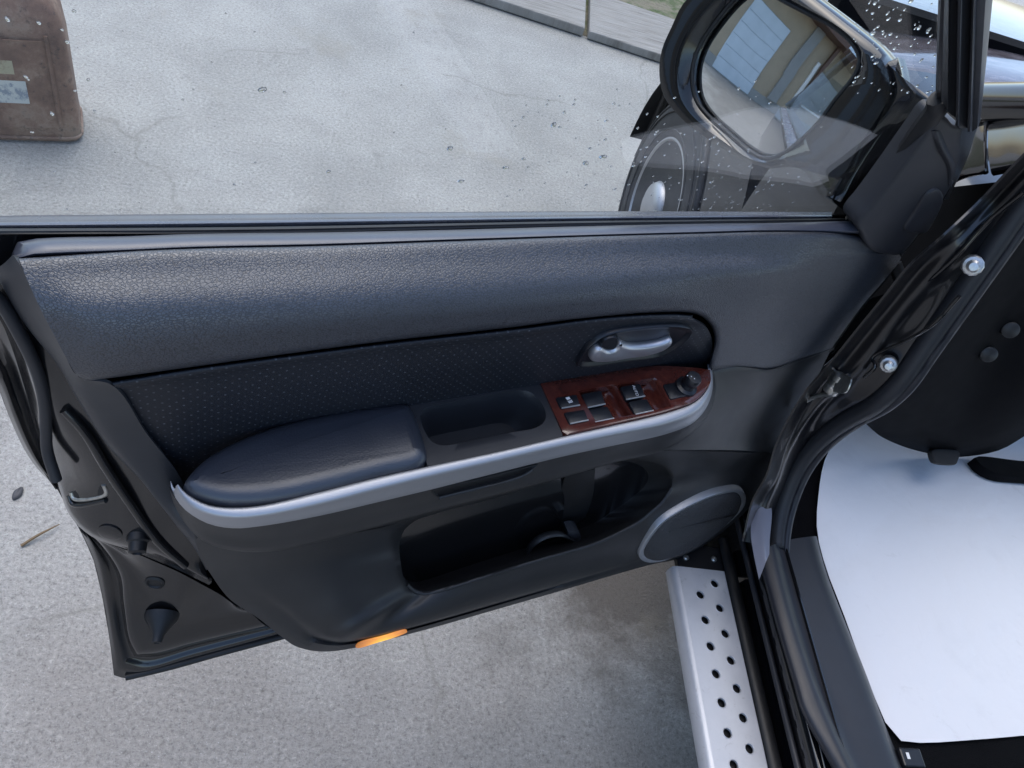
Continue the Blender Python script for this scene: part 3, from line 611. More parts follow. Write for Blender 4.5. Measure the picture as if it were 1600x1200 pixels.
def text(body_, org, ax, ay, size, nm='lettering'):
    c = bpy.data.curves.new(nm, 'FONT'); c.body = body_; c.size = 1; c.align_x = 'CENTER'; c.align_y = 'CENTER'; c.extrude = .02
    t_ = bpy.data.objects.new('tmp', c); col.objects.link(t_); dg = bpy.context.evaluated_depsgraph_get()
    me = bpy.data.meshes.new_from_object(t_.evaluated_get(dg)); bpy.data.objects.remove(t_)
    az = np.cross(ax, ay); V = [org + size*(v.co.x*ax + v.co.y*ay) + az*(v.co.z*size*.2) for v in me.vertices]
    return mk(nm, V, [tuple(p.vertices) for p in me.polygons], 'print_white', fd, smooth=False, face=False)
ax = norm(A(*zq([(775, 690)])[0]) - A(*zq([(755, 640)])[0])); ay = norm(np.cross(ZZ, ax))
text('AUTO', A(*zq([(768, 668)])[0], .0037), ax, ay, .0062)
c_ = A(*zq([(308, 733)])[0], .0068); bx_ = norm(A(*zq([(320, 750)])[0]) - A(*zq([(295, 715)])[0])); by_ = norm(np.cross(ZZ, bx_))
for (x0, y0, x1, y1) in ((-.0045, -.0028, -.0008, .0028), (.0005, -.003, .0046, -.002), (.0005, .002, .0046, .003), (.0036, -.003, .0046, .003), (.0012, -.0012, .003, .0012)):
    lp = np.array([c_ + bx_*x + by_*y for x, y in ((x0, y0), (x1, y0), (x1, y1), (x0, y1))]); loopsolid('lock_symbol', lp, ZZ, [(0, 0), (0, .0003)], 'print_white', fd, smooth=False)

# ---- inner door handle
def onr(ob, x, y, off): return P(x, y, float(duv(hit(ob, x, y)[0])[2]) + off)
hz = cr([onr(ins_, x, y, .001) for x, y in ((899, 568), (903, 555), (917, 536.5), (939, 521), (964, 513), (1022, 506), (1064, 505.5), (1080, 511), (1076, 523), (1056, 541), (1031, 554), (977, 562), (932, 569), (910, 571))], 70, True)
loopsolid('handle_bezel', hz, WW, [(0, -.012), (.0, .003), (.0018, .005), (.0045, .0042), (.0075, .0016), (.0095, .0010)], 'switch_black', fd, sharp=60)
hl = cr([onr(ins_, x, y, .012) for x, y in ((924, 565), (926, 552), (937, 544), (953, 549), (963, 546), (968, 534), (976, 539), (987, 542), (1011, 541), (1034, 536.5), (1049.5, 531), (1051, 537), (1038, 548), (1011, 557), (977, 562), (946, 567))], 70, True)
loopsolid('handle_lever', hl, WW, [(.002, -.012), (0, -.008), (0, -.004), (.001, -.001), (.003, .001), (.0045, .0015)], 'silver_satin', fd, sharp=70)
loopsolid('lock_tab', cr([onr(ins_, x, y, .009) for x, y in ((938, 541), (944, 530), (962, 525), (966, 531), (960, 545), (950, 546))], 24, True), WW, [(.001, -.01), (0, -.002), (.0015, .001)], 'switch_black', fd)

# ---- lower trim with map pocket
sp_ = [((310, 840, .146), (632, 828, .125)), ((355, 858, .158), (640, 820, .12)), ((420, 860, .166), (650, 813, .118)), ((500, 845, .166), (670, 806, .118)), ((600, 818, .164), (700, 797, .118)), ((720, 786, .160), (760, 782, .118)),
 ((840, 754, .156), (840, 758, .118)), ((920, 732, .153), (900, 736, .115)), ((1000, 708, .150), (975, 719, .112)), ((1050, 704, .147), (1018, 722, .112)), ((1100, 705, .142), (1040, 733, .115)),
 ((1160, 708, .124), (1050, 748, .12)), ((1216, 713, .10), (1049, 762, .128)), ((1205, 752, .112), (1043, 772, .135)), ((1170, 795, .128), (1033, 785, .142)), ((1120, 838, .145), (1018, 798, .148)),
 ((1070, 869, .157), (1000, 813, .152)), ((1010, 884, .167), (975, 827, .158)), ((940, 904, .177), (930, 848, .166)), ((870, 925, .184), (870, 866, .172)), ((780, 951, .192), (780, 893, .178)),
 ((690, 977, .2), (720, 912, .181)), ((600, 1001, .207), (685, 922, .181)), ((540, 1015, .21), (660, 926, .178)), ((500, 1018, .207), (645, 921, .172)), ((465, 1011, .197), (636, 912, .166)),
 ((440, 995, .187), (630, 900, .16)), ((405, 967, .168), (627, 885, .154)), ((360, 937, .15), (625, 870, .148)), ((330, 898, .138), (624, 858, .14)), ((312, 866, .140), (625, 845, .133))]
rings = []
for t_ in (-.06, 0, .04, .10, .145, .18, .23, .5, .75, .93, 1.0):
    r = []
    for i, (o1, i1) in enumerate(sp_):
        o1, i1 = np.array(o1, float), np.array(i1, float); q = o1 + (i1 - o1)*max(t_, 0)
        bl = .020*math.sin(math.pi*min(max(t_, 0), 1)) * (1 if (i > 23 or i < 3) else .35 if 15 < i < 24 else .15)
        cz = math.sin(math.pi*min(max((i-16.5)/12, 0), 1))     # moulded step along the foot of the panel
        bl += cz*{.04: .001, .10: .001, .145: -.004, .18: .002, .23: .006, .5: .004}.get(t_, 0)
        p = P(q[0], q[1], q[2] + bl)
        if t_ < 0: p = p - WW*.03 + (ZZ*.006 if 16 < i < 27 else 0)
        r.append(p)
    rings.append(r)
inner = np.array([P(*i1) for _, i1 in sp_]); cen = inner.mean(0)
rings += [inner - WW*.006 - ZZ*.004, inner + (cen-inner)*.03 - WW*.02 - ZZ*.03, inner + (cen-inner)*.10 - WW*.045 - ZZ*.075, inner + (cen-inner)*.35 - WW*.06 - ZZ*.11, inner + (cen-inner)*.9 - WW*.06 - ZZ*.115]
GR = [cr(r, 160, True) for r in rings]
# keep spokes aligned: resample every ring on the same spoke parameters
def spokes(r): d = cr_dense(r, True, 6); return d
GR = [spokes(r) for r in rings]
lp_ = mk('lower_trim', np.vstack(GR), gridfaces(len(GR), len(GR[0]), True), 'lower_trim', fd, face=False, sharp=70); fixn(lp_)
tube('pocket_lip', [P(q[0], q[1]+1, q[2]+.001) for q in [s[1] for s in sp_[12:26]]], .0032, 'lower_trim', fd, n=60, seg=8)
# ring of the bottle holder and a rib inside the pocket
q = P(868, 872, .125); tube('bottle_holder', [P(x, y, .138) for x, y in ((822, 872), (832, 850), (850, 838), (872, 834), (893, 842), (906, 856))], .007, 'lower_trim', fd, n=30, flat=.6)
loopsolid('holder_clip', cr([P(x, y, .142) for x, y in ((888, 832), (900, 830), (908, 840), (900, 852), (893, 846))], 20, True), WW, [(0, -.02), (0, 0), (.002, .001)], 'smooth_trim', fd)
dskin('pocket_rib', [[P(*q) for q in ((884, 742, .112), (872, 780, .106), (850, 830, .106))], [P(*q) for q in ((905, 738, .116), (893, 780, .112), (868, 835, .113))], [P(*q) for q in ((930, 733, .113), (925, 780, .108), (905, 830, .108))]], 16, 4, 'rubber')
# front shoulder of the lower trim
dskin('front_shoulder', [[P(*q) for q in r] for r in (
    [(1106, 582, .080), (1150, 576, .078), (1185, 578, .077), (1204, 579, .074), (1250, 564, .056), (1302, 545, .036)],
    [(1110, 578, .090), (1150, 573, .087), (1182, 576, .086), (1202, 578, .083), (1250, 561, .063), (1301, 542, .043)],
    [(1112, 600, .102), (1140, 602, .099), (1170, 608, .095), (1187, 610, .091), (1225, 604, .072), (1273, 597, .048)],
    [(1098, 642, .128), (1130, 642, .117), (1158, 645, .104), (1174, 648, .097), (1205, 648, .082), (1247, 641, .056)],
    [(1060, 674, .145), (1110, 676, .132), (1160, 680, .110), (1181, 686, .103), (1205, 688, .092), (1231, 683, .072)],
    [(1010, 704, .152), (1090, 703, .143), (1160, 704, .123), (1200, 708, .108), (1210, 710, .104), (1217, 713, .098)])], 60, 5, 'lower_trim', sharp=60)
# speaker
spx = ((1004, 848), (1030, 816), (1060, 796), (1100, 776), (1130, 766), (1156, 763.5), (1165, 778), (1160, 793), (1148, 806), (1120, 830), (1088, 852), (1060, 866), (1022, 877), (1002, 874), (997, 863))
sq = np.array([duv(onr(lp_, x, y, 0)) for x, y in spx]); cf = np.linalg.lstsq(np.c_[np.ones(len(sq)), sq[:, 0], sq[:, 1]], sq[:, 2], rcond=None)[0]
def flat_pt(x, y, off):                       # the speaker sits on one flat plane in the panel
    w_ = float(sq[:, 2].mean())
    for _ in range(25): q_ = duv(P(x, y, w_)); w_ = .5*w_ + .5*float(cf @ [1, q_[0], q_[1]] + off)
    return P(x, y, w_)
spo = cr([flat_pt(x, y, .006) for x, y in spx], 70, True)
loopsolid('speaker_ring', spo, WW, [(0, -.012), (0, .001), (.0012, .0032), (.0075, .0036), (.0102, .002), (.011, -.004)], 'ring_grey', fd, cap=False, sharp=40)
spi = spo - outward(spo, WW)*.0100
a = N('speaker_cloth'); vo = a.n('TexVoronoi', i_Scale=420); a.l(a.co(), vo.inputs['Vector']); a.set(Base_Color=(.034, .034, .037), Roughness=.7); a.bump(vo.outputs['Distance'], .8, .0015)
loopsolid('speaker_grille', spi, WW, [(0, -.006), (0, .002), (.004, .006), (.014, .010), (.028, .0125)], 'speaker_cloth', fd)
tag(loopsolid('lamp', cr([P(x, y, .2135) for x, y in ((556, 1013), (563, 1006.5), (600, 996.5), (633, 987), (637, 988.5), (618, 996.5), (590, 1005), (562, 1013.5))], 40, True), WW, [(.0, -.004), (0, -.0015), (.001, -.0005)], 'amber_lens', fd), 'amber courtesy lamp')  # courtesy lamp in the door foot, lit while the door is open

# ---- turned edge of the door along the hinge side
fe = [(1487, 284, .042), (1470, 314, .042), (1448, 346, .042), (1416, 388, .042), (1405, 402, .036), (1380, 440, .040), (1350, 474, .042), (1302, 543, .040), (1273, 597, .045), (1247, 641, .052), (1231, 683, .066), (1217, 713, .09), (1205, 752, .10), (1170, 795, .115)]
fr0 = [P(*q) for q in fe]
dskin('hinge_edge', [fr0, [p - WW*.02 - UU*.006 for p in fr0], [p - WW*.07 - UU*.004 for p in fr0], [p - WW*.12 + UU*.03 for p in fr0]], 50, 3, 'rubber', sharp=60)
# ---- glazing and frame
KG = .17
gp = [duv(P(x, y, 0, KG)) for x, y in ((1338, 341), (1400, 262), (1462, 160))]
gt = duv(P(1469, 0, 0, KG)); gs = (gt - gp[2]); top_v = .44
gtop = gp[2] + gs * ((top_v - gp[2][1]) / gs[1])
ol = [gp[0][:2], gp[1][:2], gp[2][:2], gtop[:2], (.95, .46), (1.0, .30), (1.02, 0), (1.02, -.02), (gp[0][0]-.01, -.02)]
def glp(u, v, off=0): return door(u, v, KG*v + off)
gl_o = mk('window_glass', [glp(u, v, 0.0) for u, v in ol] + [glp(u, v, -.004) for u, v in ol],
   [tuple(range(len(ol))), tuple(range(len(ol), 2*len(ol)))[::-1]] + [(i, (i+1) % len(ol), len(ol)+(i+1) % len(ol), len(ol)+i) for i in range(len(ol))], 'window_glass', fd, smooth=False, face=False); fixn(gl_o)
def ext(p, q, v=top_v + .03):
    a_, b_ = duv(p), duv(q); t_ = (v - a_[1]) / (b_[1] - a_[1]); return [door(*(a_ + (b_-a_)*x)) for x in (0, .33, .66, 1.0)] if False else [p, q, door(*(a_ + (b_-a_)*t_))]
fr_lines = [((1461, 165, .003), (1466, 0, .003)), ((1463, 162, .010), (1470, 0, .010)), ((1470, 158, .012), (1475, 0, .012)), ((1473, 160, .030), (1478, 0, .030)), ((1481, 172, .038), (1482, 0, .038)), ((1482, 176, .030), (1484, 0, .030)), ((1493, 184, .030), (1496, 0, .030)), ((1494, 190, .044), (1497, 0, .044)),
            ((1497, 196, .046), (1502, 0, .046)), ((1499, 200, .026), (1504, 0, .026)), ((1511, 200, .024), (1518, 0, .024)), ((1512, 202, .034), (1519, 0, .034)), ((1516, 206, .036), (1522, 0, .036)), ((1519, 206, .022), (1526, 0, .022)), ((1527, 200, .026), (1540, 0, .026)), ((1531, 190, .018), (1549, 0, .018)), ((1532, 188, .0), (1551, 0, .0))]
rows = []
for b_, t_ in fr_lines: rows.append(ext(P(*b_, KG), P(*t_, KG)))
dskin('window_frame', rows, 14, 1, 'frame_black', sharp=35)
post = [duv(r[2]) for r in rows]; umin = min(p[0] for p in post)
# rear post and top rail close the frame
tube('frame_rail', [door(umin+.01, .47, .14), door(.45, .50, .145), door(.85, .49, .14), door(1.0, .40, .12), door(1.04, .2, .07), door(1.045, 0, .0)], .024, 'shell_paint', fd, n=50)
lowr = [[P(*q) for q in ((1500, 196, .05), (1499, 240, .045), (1492, 270, .04), (1470, 312, .034))], [P(*q) for q in ((1512, 200, .04), (1508, 240, .034), (1497, 268, .028), (1476, 312, .022))], [P(*q) for q in ((1532, 186, .02), (1524, 206, .018), (1512, 245, .012), (1481, 312, .006))], [P(*q) for q in ((1532, 186, -.01), (1524, 206, -.01), (1512, 245, -.015), (1481, 312, -.02))]]
dskin('frame_foot', lowr, 20, 4, 'frame_black')
tube('quarter_seal', [P(*q, KG) for q in ((1336, 342, .010), (1368, 302, .010), (1405, 252, .010), (1440, 203, .010), (1466, 166, .010), (1470, 150, .010))], .016, 'rubber', fd, n=40, flat=.6, up=WW)
sail = cr([P(x, y, .046) for x, y in ((1338, 346), (1344, 362), (1352, 380), (1364, 392), (1382, 396), (1404, 397), (1416, 388), (1448, 346), (1470, 314), (1487, 284), (1497, 250), (1501, 215), (1502, 197), (1490, 195), (1479, 183), (1469, 178), (1460, 183), (1440, 210), (1400, 265), (1360, 318))], 110, True)
loopsolid('mirror_sail', sail, WW, [(0, -.03), (0, -.001), (.001, .0015), (.004, .003), (.010, .0035)], 'sail_plastic', fd, sharp=60)
pod = cr([P(x, y, .0495) for x, y in ((1411, 356), (1424, 334), (1448, 299), (1460, 293), (1471, 302), (1470, 318), (1455, 349), (1446, 361), (1430, 363))], 50, True)
loopsolid('sail_pod', pod, WW, [(0, -.004), (0, .002), (.002, .0035), (.005, .004)], 'sail_plastic', fd, sharp=60)
skin('sail_scoop', [[P(*q) for q in ((1455, 205, .0497), (1466, 235, .051), (1480, 262, .0505), (1482, 290, .050))], [P(*q) for q in ((1462, 205, .0515), (1473, 233, .056), (1486, 262, .054), (1484, 290, .051))], [P(*q) for q in ((1470, 205, .0497), (1482, 235, .0505), (1493, 262, .050), (1486, 290, .0495))]], 20, 5, 'sail_plastic', fd)

# ---- door mirror
MN = norm(math.cos(R_(10))*(math.cos(R_(20))*UU + math.sin(R_(20))*WW) + math.sin(R_(10))*ZZ)
M0 = P(1210, 110, -.17)
mo = np.array([PL(x, y, M0, MN) for x, y in ((1150, 0), (1119, 37), (1094, 75), (1084, 109), (1087.5, 150), (1103, 175), (1137.5, 206), (1175, 237.5), (1197, 247), (1222, 241), (1275, 197), (1306, 156), (1337.5, 116), (1345, 94), (1334, 69), (1306, 44), (1259, 19), (1222, 0), (1195, -14), (1170, -14))])
mo = cr(mo, 60, True); mc = mo.mean(0); VV = []; RC = .75
for s_ in (1, .9, .75, .55, .35, .15):
    for p in mo: q = mc + (p-mc)*s_; VV.append(q + MN*((.03**2*4 - np.linalg.norm(q-mc)**2)/(2*RC)))
nm_ = len(mo); Fc = gridfaces(6, nm_, True) + [tuple(range(5*nm_, 6*nm_))]
mk('mirror_glass', VV, Fc, 'mirror_silver', fd, sharp=60, solid=.002)
hs_ = np.array([PL(x, y, M0, MN) for x, y in ((1100, -18), (1078, 0), (1056, 41), (1039, 81), (1036, 106), (1038, 138), (1050, 162), (1087, 200), (1134, 231), (1175, 253), (1197, 260), (1222, 257), (1258, 262), (1290, 288), (1303, 296), (1322, 266), (1362, 203), (1390, 162), (1394, 131), (1384, 96), (1350, 60), (1312, 30), (1272, 0), (1225, -30), (1160, -40))])
hs_ = cr(hs_, 60, True); hm = match2 = None
def near(outer, inner):
    d = cr_dense(outer, True, 30); c = inner.mean(0); e1_ = norm(np.cross(MN, ZZ)); e2_ = np.cross(MN, e1_)
    ai = np.arctan2((inner-c) @ e2_, (inner-c) @ e1_); ad = np.arctan2((d-c) @ e2_, (d-c) @ e1_)
    return np.array([d[np.argmin(np.abs(np.angle(np.exp(1j*(ad-x)))))] for x in ai])
hr = near(hs_, mo); c_ = hr.mean(0)
rings = [mo - MN*.006, mo*.97 + hr*.03 + MN*.004, mo*.5 + hr*.5 + MN*.014, hr + MN*.010, hr + (hr-c_)*.03 - MN*.01, hr + (hr-c_)*.01 - MN*.05, hr + (c_-hr)*.12 - MN*.10, hr + (c_-hr)*.5 - MN*.135, hr + (c_-hr)*.98 - MN*.14]
mh = mk('mirror_housing', np.vstack([cr_dense(r[::2], True, 3) for r in rings]), gridfaces(len(rings), 90, True), 'black_paint', fd, face=False, sharp=60); fixn(mh)
tube('mirror_rim', mo + MN*.003, .0028, 'rubber', fd, n=70, seg=8, closed=True)
# foot joining mirror to the door
l1 = [PL(x, y, M0, MN) for x, y in ((1386, 98), (1394, 131), (1390, 164), (1362, 205), (1322, 268), (1300, 312))]
l3 = [P(*q, KG) for q in ((1450, 150, -.03), (1462, 168, -.012), (1440, 203, -.012), (1405, 252, -.012), (1368, 302, -.012), (1338, 342, -.012))]
ft = [[p - MN*.03 for p in l1], l1, [.55*a_ + .45*b_ + UU*.004 for a_, b_ in zip(l1, l3)], l3]
dskin('mirror_foot', ft, 24, 6, 'black_paint', solid=.012)

# ---- rain on the glass: countless
def drops(name, pts, nrm, par, label):
    V, Fc = [], []; s_ = norm(np.cross(nrm, ZZ)); u_ = np.cross(s_, nrm)
    for p, r in pts:
        ang = rng.uniform(0, 6.28); el = rng.uniform(1.0, 1.6); o_n = len(V); seg_ = 8
        e1_ = math.cos(ang)*s_ + math.sin(ang)*u_; e2_ = np.cross(nrm, e1_)
        for rr_, hh_ in ((1.0, 0.0), (.82, .17), (.45, .27)):
            for k in range(seg_):
                a_ = 2*math.pi*k/seg_; V.append(p + r*rr_*(el*math.cos(a_)*e1_ + math.sin(a_)*e2_)*(1+.12*math.sin(2*a_+ang)) + nrm*r*hh_)
        V.append(p + nrm*r*.30)
        Fc += gridfaces(3, seg_, True, o_n) + [(o_n+16+k, o_n+16+(k+1) % 8, o_n+24) for k in range(8)] + [tuple(o_n + k for k in range(7, -1, -1))]
    ob = mk(name, V, Fc, 'raindrop', par, face=False, sharp=180); fixn(ob); tag(ob, label, kind='stuff'); return ob
gn = -norm(WW - KG*ZZ); pts = []
def gpx(x, y, off=-.0045): return P(x, y, off, KG)
for _ in range(190):
    x, y = rng.normal(1120, 95), 330 - abs(rng.normal(0, 90))
    if 940 < x < 1330 and y > 5: pts.append((gpx(x, y), abs(rng.normal(.0006, .0005)) + .0004))
for _ in range(60): x, y = rng.uniform(790, 1000), rng.uniform(150, 330); pts.append((gpx(x, y), abs(rng.normal(.0007, .0005)) + .0003))
for _ in range(80): x, y = rng.uniform(1330, 1462), rng.uniform(0, 150); pts.append((gpx(x, y), abs(rng.normal(.0009, .0006)) + .0004))
for _ in range(30): x, y = rng.uniform(10, 700), rng.uniform(5, 330); pts.append((gpx(x, y), abs(rng.normal(.0005, .0003)) + .0003))
for _ in range(9): x, y = rng.uniform(0, 135), rng.uniform(5, 215); pts.append((gpx(x, y), rng.uniform(.0009, .0016)))
for x, y, r in ((865, 195, .0028), (942, 245, .0032), (915, 255, .003), (703, 232, .003), (410, 140, .0028), (513, 268, .0022), (790, 262, .0025), (720, 283, .0025)): pts.append((gpx(x, y), r))
drops('raindrops', pts, gn, fd, 'rain drops scattered over the window glass')

# ================================================================== body side
# ---- step
def hole_plate(name, x0, x1, y0, y1, z, holes, r, mat, th=.004):
    """flat plate with round holes, strip by strip round each hole"""
    V, Fc = [], []; seg_ = 16
    def ring(cx_, cy_, bx0, bx1, by0, by1):
        o_n = len(V); angs = [2*math.pi*(k+.5)/seg_ for k in range(seg_)]
        for a_ in angs: V.append((cx_ + r*math.cos(a_), cy_ + r*math.sin(a_), z))
        for a_ in angs:
            c_, s_ = math.cos(a_), math.sin(a_)
            t_ = min((bx1-cx_)/c_ if c_ > 0 else (bx0-cx_)/c_, (by1-cy_)/s_ if s_ > 0 else (by0-cy_)/s_); V.append((cx_+t_*c_, cy_+t_*s_, z))
        corners = [(bx1, by1), (bx0, by1), (bx0, by0), (bx1, by0)]; oc = len(V)
        for q in corners: V.append((*q, z))
        for k in range(seg_):
            k2 = (k+1) % seg_; p, q = V[o_n+seg_+k], V[o_n+seg_+k2]; f_ = [o_n+k, o_n+seg_+k]
            if abs(p[0]-q[0]) > 1e-9 and abs(p[1]-q[1]) > 1e-9:
                for ci, cc in enumerate(corners):
                    if (abs(cc[0]-p[0]) < 1e-9 or abs(cc[1]-p[1]) < 1e-9) and (abs(cc[0]-q[0]) < 1e-9 or abs(cc[1]-q[1]) < 1e-9): f_.append(oc+ci); break
            f_ += [o_n+seg_+k2, o_n+k2]; Fc.append(tuple(f_))
    cols = sorted(set(h[0] for h in holes)); xm = (cols[0]+cols[1])/2
    for ci, cxx in enumerate(cols):
        bx0, bx1 = (x0, xm) if ci == 0 else (xm, x1); ys = sorted(h[1] for h in holes if h[0] == cxx)
        for j, yy in enumerate(ys):
            by0 = y0 if j == 0 else (ys[j-1]+yy)/2; by1 = y1 if j == len(ys)-1 else (ys[j+1]+yy)/2; ring(cxx, yy, bx0, bx1, by0, by1)
    return V, Fc
ZB = .40
hl_ = [Z(x, y, ZB)[:2] for x, y in ((1094.1, 929.4), (1102.1, 968.7), (1110, 1009.2), (1118.4, 1052.6), (1127.8, 1098), (1136.4, 1144.9), (1146.3, 1194.6))]
hr_ = [Z(x, y, ZB)[:2] for x, y in ((1116.5, 911.9), (1124.75, 950.4), (1133.4, 990.5), (1142.1, 1032.2), (1151.1, 1076), (1160.8, 1122.2), (1171.2, 1170.7))]
xl, xr = np.mean([h[0] for h in hl_]), np.mean([h[0] for h in hr_]); pl_, pr_ = np.mean(np.diff([h[1] for h in hl_])), np.mean(np.diff([h[1] for h in hr_]))
pitch = (pl_ + pr_)/2; yl0, yr0 = hl_[0][1], hr_[0][1]
holes = [(xl, yl0 + pitch*k) for k in range(26)] + [(xr, yr0 + pitch*k) for k in range(26)]
bx0, bx1 = .700, .800; by1 = Z(1090, 888, ZB)[1]; by0 = by1 - 1.30
V, Fc = hole_plate('p', bx0, bx1, by0, by1, ZB, holes, .0078, None)
rb = mk('running_board', V, Fc, 'aluminium', car, sharp=30, smooth=False, solid=.004)
rbs = [[np.array([x, y, z]) for y in (by0, by1)] for x, z in ((bx0+.0005, ZB-.0012), (bx0-.006, ZB-.003), (bx0-.010, ZB-.010), (bx0-.010, ZB-.030), (bx0-.004, ZB-.036), (bx0+.02, ZB-.037))]
for hx, hy in holes:
    if hy > .15: lathe('hole_rim', np.array([hx, hy, ZB]), ZZ, [(.0096, -.0005), (.0094, .0004), (.0086, .0009), (.0078, .0004), (.0076, -.003)], 'aluminium', rb, seg=20, caps=False)
skin('board_nose', rbs, 4, 2, 'aluminium', rb, solid=.002)
box('board_core', (bx0+.002, by0+.01, ZB-.035), (bx1+.02, by1-.004, ZB-.012), 'dark_metal', rb, bevel=.002)
box('board_end_plate', (bx0+.004, by1+.0005, ZB-.02), (bx1+.03, by1+.055, ZB-.004), 'dark_metal', rb, bevel=.003)
for q in ((1072, 871), (1115.5, 873.5)): lathe('board_screw', Z(*q, ZB-.003), ZZ, [(.006, -.004), (.0062, .001), (.0045, .003), (.002, .0032), (.0015, .002)], 'bolt_steel', rb, seg=16)
tube('inner_strip', [np.array([.812, by0, ZB+.004]), np.array([.812, .2, ZB+.004]), np.array([.812, by1+.07, ZB+.004])], .013, 'rubber', rb, n=12, flat=.5)
# ---- rocker panel and scuff plate: sections run fore and aft
YF = [-.75, -.2, .15, .35, .5, .62, .72]
def along(prof, name, mat, par, ys=YF, **k): return skin(name, [[np.array([x, y, z]) for y in ys] for x, z in prof], 30, 3, mat, par, **k)
sill = along([(.80, .30), (.828, .345), (.836, .40), (.836, .455), (.842, .472), (.850, .476), (.852, .470), (.858, .468), (.866, .49), (.870, .512)], 'rocker_panel', 'black_paint', car, sharp=60, ys=[-.75, -.2, .3, .7, .95])
tube('sill_flange', [np.array([.829, y, .440]) for y in (-.75, 0, .5, .8)], .0055, 'sail_plastic', sill, n=10)
def zs(l, z): return [Z(x, y, z) for x, y in l]
scf = [zs([(1184, 872), (1196, 915), (1215, 985), (1240, 1070), (1252, 1110), (1300, 1200), (1345, 1280)], .500),
       zs([(1186, 866), (1200, 915), (1219, 985), (1244, 1068), (1256, 1106), (1305, 1196), (1350, 1276)], .512),
       zs([(1206, 852), (1216, 900), (1238, 980), (1265, 1060), (1292, 1130), (1322, 1196), (1365, 1276)], .520),
       zs([(1218, 848), (1230, 900), (1252, 980), (1278, 1060), (1302, 1120), (1336, 1194), (1378, 1274)], .508),
       zs([(1240, 842), (1252, 890), (1280, 970), (1312, 1050), (1340, 1110), (1372, 1192), (1405, 1270)], .505),
       zs([(1270, 838), (1284, 890), (1312, 965), (1346, 1050), (1372, 1120), (1398, 1190), (1428, 1262)], .500),
       zs([(1276, 838), (1290, 890), (1318, 965), (1352, 1050), (1378, 1120), (1406, 1190), (1434, 1262)], .478)]
skin('scuff_plate', scf, 60, 4, 'scuff_plastic', sill, sharp=50)
# ---- door seal round the opening, hinge pillar
XS = .862
ws_px = [(1690, 200), (1640, 262), (1600, 318), (1560, 376), (1500, 462), (1442, 545), (1405, 598), (1370, 630), (1330, 652), (1300, 672), (1268, 702), (1243, 740), (1224, 790), (1216, 830), (1214, 856)]
wsp = [X(x, y, XS) for x, y in ws_px]
pil_seal = None
outer = [(1712, 120, .83), (1660, 200, .83), (1600, 262, .83), (1545, 320, .83), (1490, 372, .80), (1440, 415, .80), (1395, 470, .80), (1350, 525, .80), (1312, 572, .80), (1275, 615, .80), (1247, 660, .80), (1226, 705, .80), (1214, 745, .805), (1190, 790, .81), (1176, 850, .815)]
mid1 = [(1712, 150, .845), (1660, 228, .845), (1610, 288, .845), (1560, 340, .845), (1510, 398, .835), (1462, 452, .83), (1420, 500, .83), (1375, 560, .83), (1335, 605, .83), (1295, 632, .83), (1262, 672, .83), (1238, 715, .83), (1222, 755, .83), (1204, 800, .835), (1192, 852, .835)]
pl_rows = [[X(x-14, y-4, w_-.06) for x, y, w_ in outer], [X(*q) for q in outer], [.5*(X(*a_) + X(*b_)) + np.array([-.004, -.004, 0]) for a_, b_ in zip(outer, mid1)], [X(*q) for q in mid1], [p + np.array([-.004, .006, 0]) for p in wsp], [p + np.array([.03, .03, 0]) for p in wsp]]
pil = skin('hinge_pillar', pl_rows, 70, 5, 'jamb_paint', car, sharp=60)
tube('door_seal', wsp, .0165, 'seal_rubber', pil, n=80, seg=12, sharp=180)
tube('seal_lip', [p + np.array([.012, -.012, .006]) for p in wsp], .007, 'scuff_plastic', pil, n=80, seg=8)
fl_ = [(1480, 500), (1435, 545), (1400, 590), (1372, 612)]
for px_, py_, r_ in ((1520, 415, .0115), (1388, 570, .0105)):
    q = X(px_, py_, .826); lathe('bolt', q, norm([-.55, -.75, .35]), [(r_*1.25, -.012), (r_*1.25, 0), (r_*1.1, .002), (r_*.78, .003), (r_*.74, .009), (r_*.5, .0115), (0, .012)], 'bolt_steel', pil, seg=12, sharp=30)
def psk(nm, rws, mat, par, n=24, m=4, **k): return skin(nm, [[X(*q) for q in r] for r in rws], n, m, mat, par, **k)
tube('pillar_seam', [X(*q) for q in ((1600, 300, .826), (1545, 345, .826), (1490, 405, .818), (1440, 445, .815), (1415, 452, .812), (1390, 480, .81), (1372, 505, .81), (1345, 522, .81), (1310, 548, .806), (1280, 575, .806))], .0035, 'shell_paint', pil, n=50, seg=8)
tube('pillar_seam', [X(*q) for q in ((1500, 462, .83), (1460, 505, .828), (1420, 530, .826), (1372, 552, .822), (1362, 560, .82), (1368, 572, .82), (1350, 590, .82))], .003, 'shell_paint', pil, n=40, seg=8)
psk('pillar_filler', [[(1390, 305, .872), (1490, 292, .872), (1580, 282, .872)], [(1355, 370, .872), (1480, 350, .872), (1570, 320, .872)], [(1290, 490, .872), (1450, 430, .872), (1545, 362, .872)]], 'cabin_black', pil)
# hinge with its zinc-plated knuckle and strap
hp = X(1306, 602, .80)
hg = lathe('hinge_knuckle', hp - ZZ*.018, norm([.1, .2, 1]), [(.012, 0), (.014, .003), (.014, .012), (.011, .014), (.011, .024), (.013, .026), (.013, .036), (.005, .039)], 'zinc', pil, seg=18, sharp=40)
loopsolid('hinge_leaf', cr([X(x, y, .798) for x, y in ((1296, 578), (1302, 570), (1308, 582), (1332, 592), (1330, 600), (1324, 612), (1306, 612), (1294, 606))], 30, True), norm([-.6, -.75, .3]), [(0, -.004), (0, .004), (.002, .006)], 'zinc', pil)
tube('check_strap', [X(*q) for q in ((1240, 642, .79), (1262, 625, .792), (1280, 618, .795), (1300, 616, .80))], .004, 'zinc', pil, n=16, seg=8)
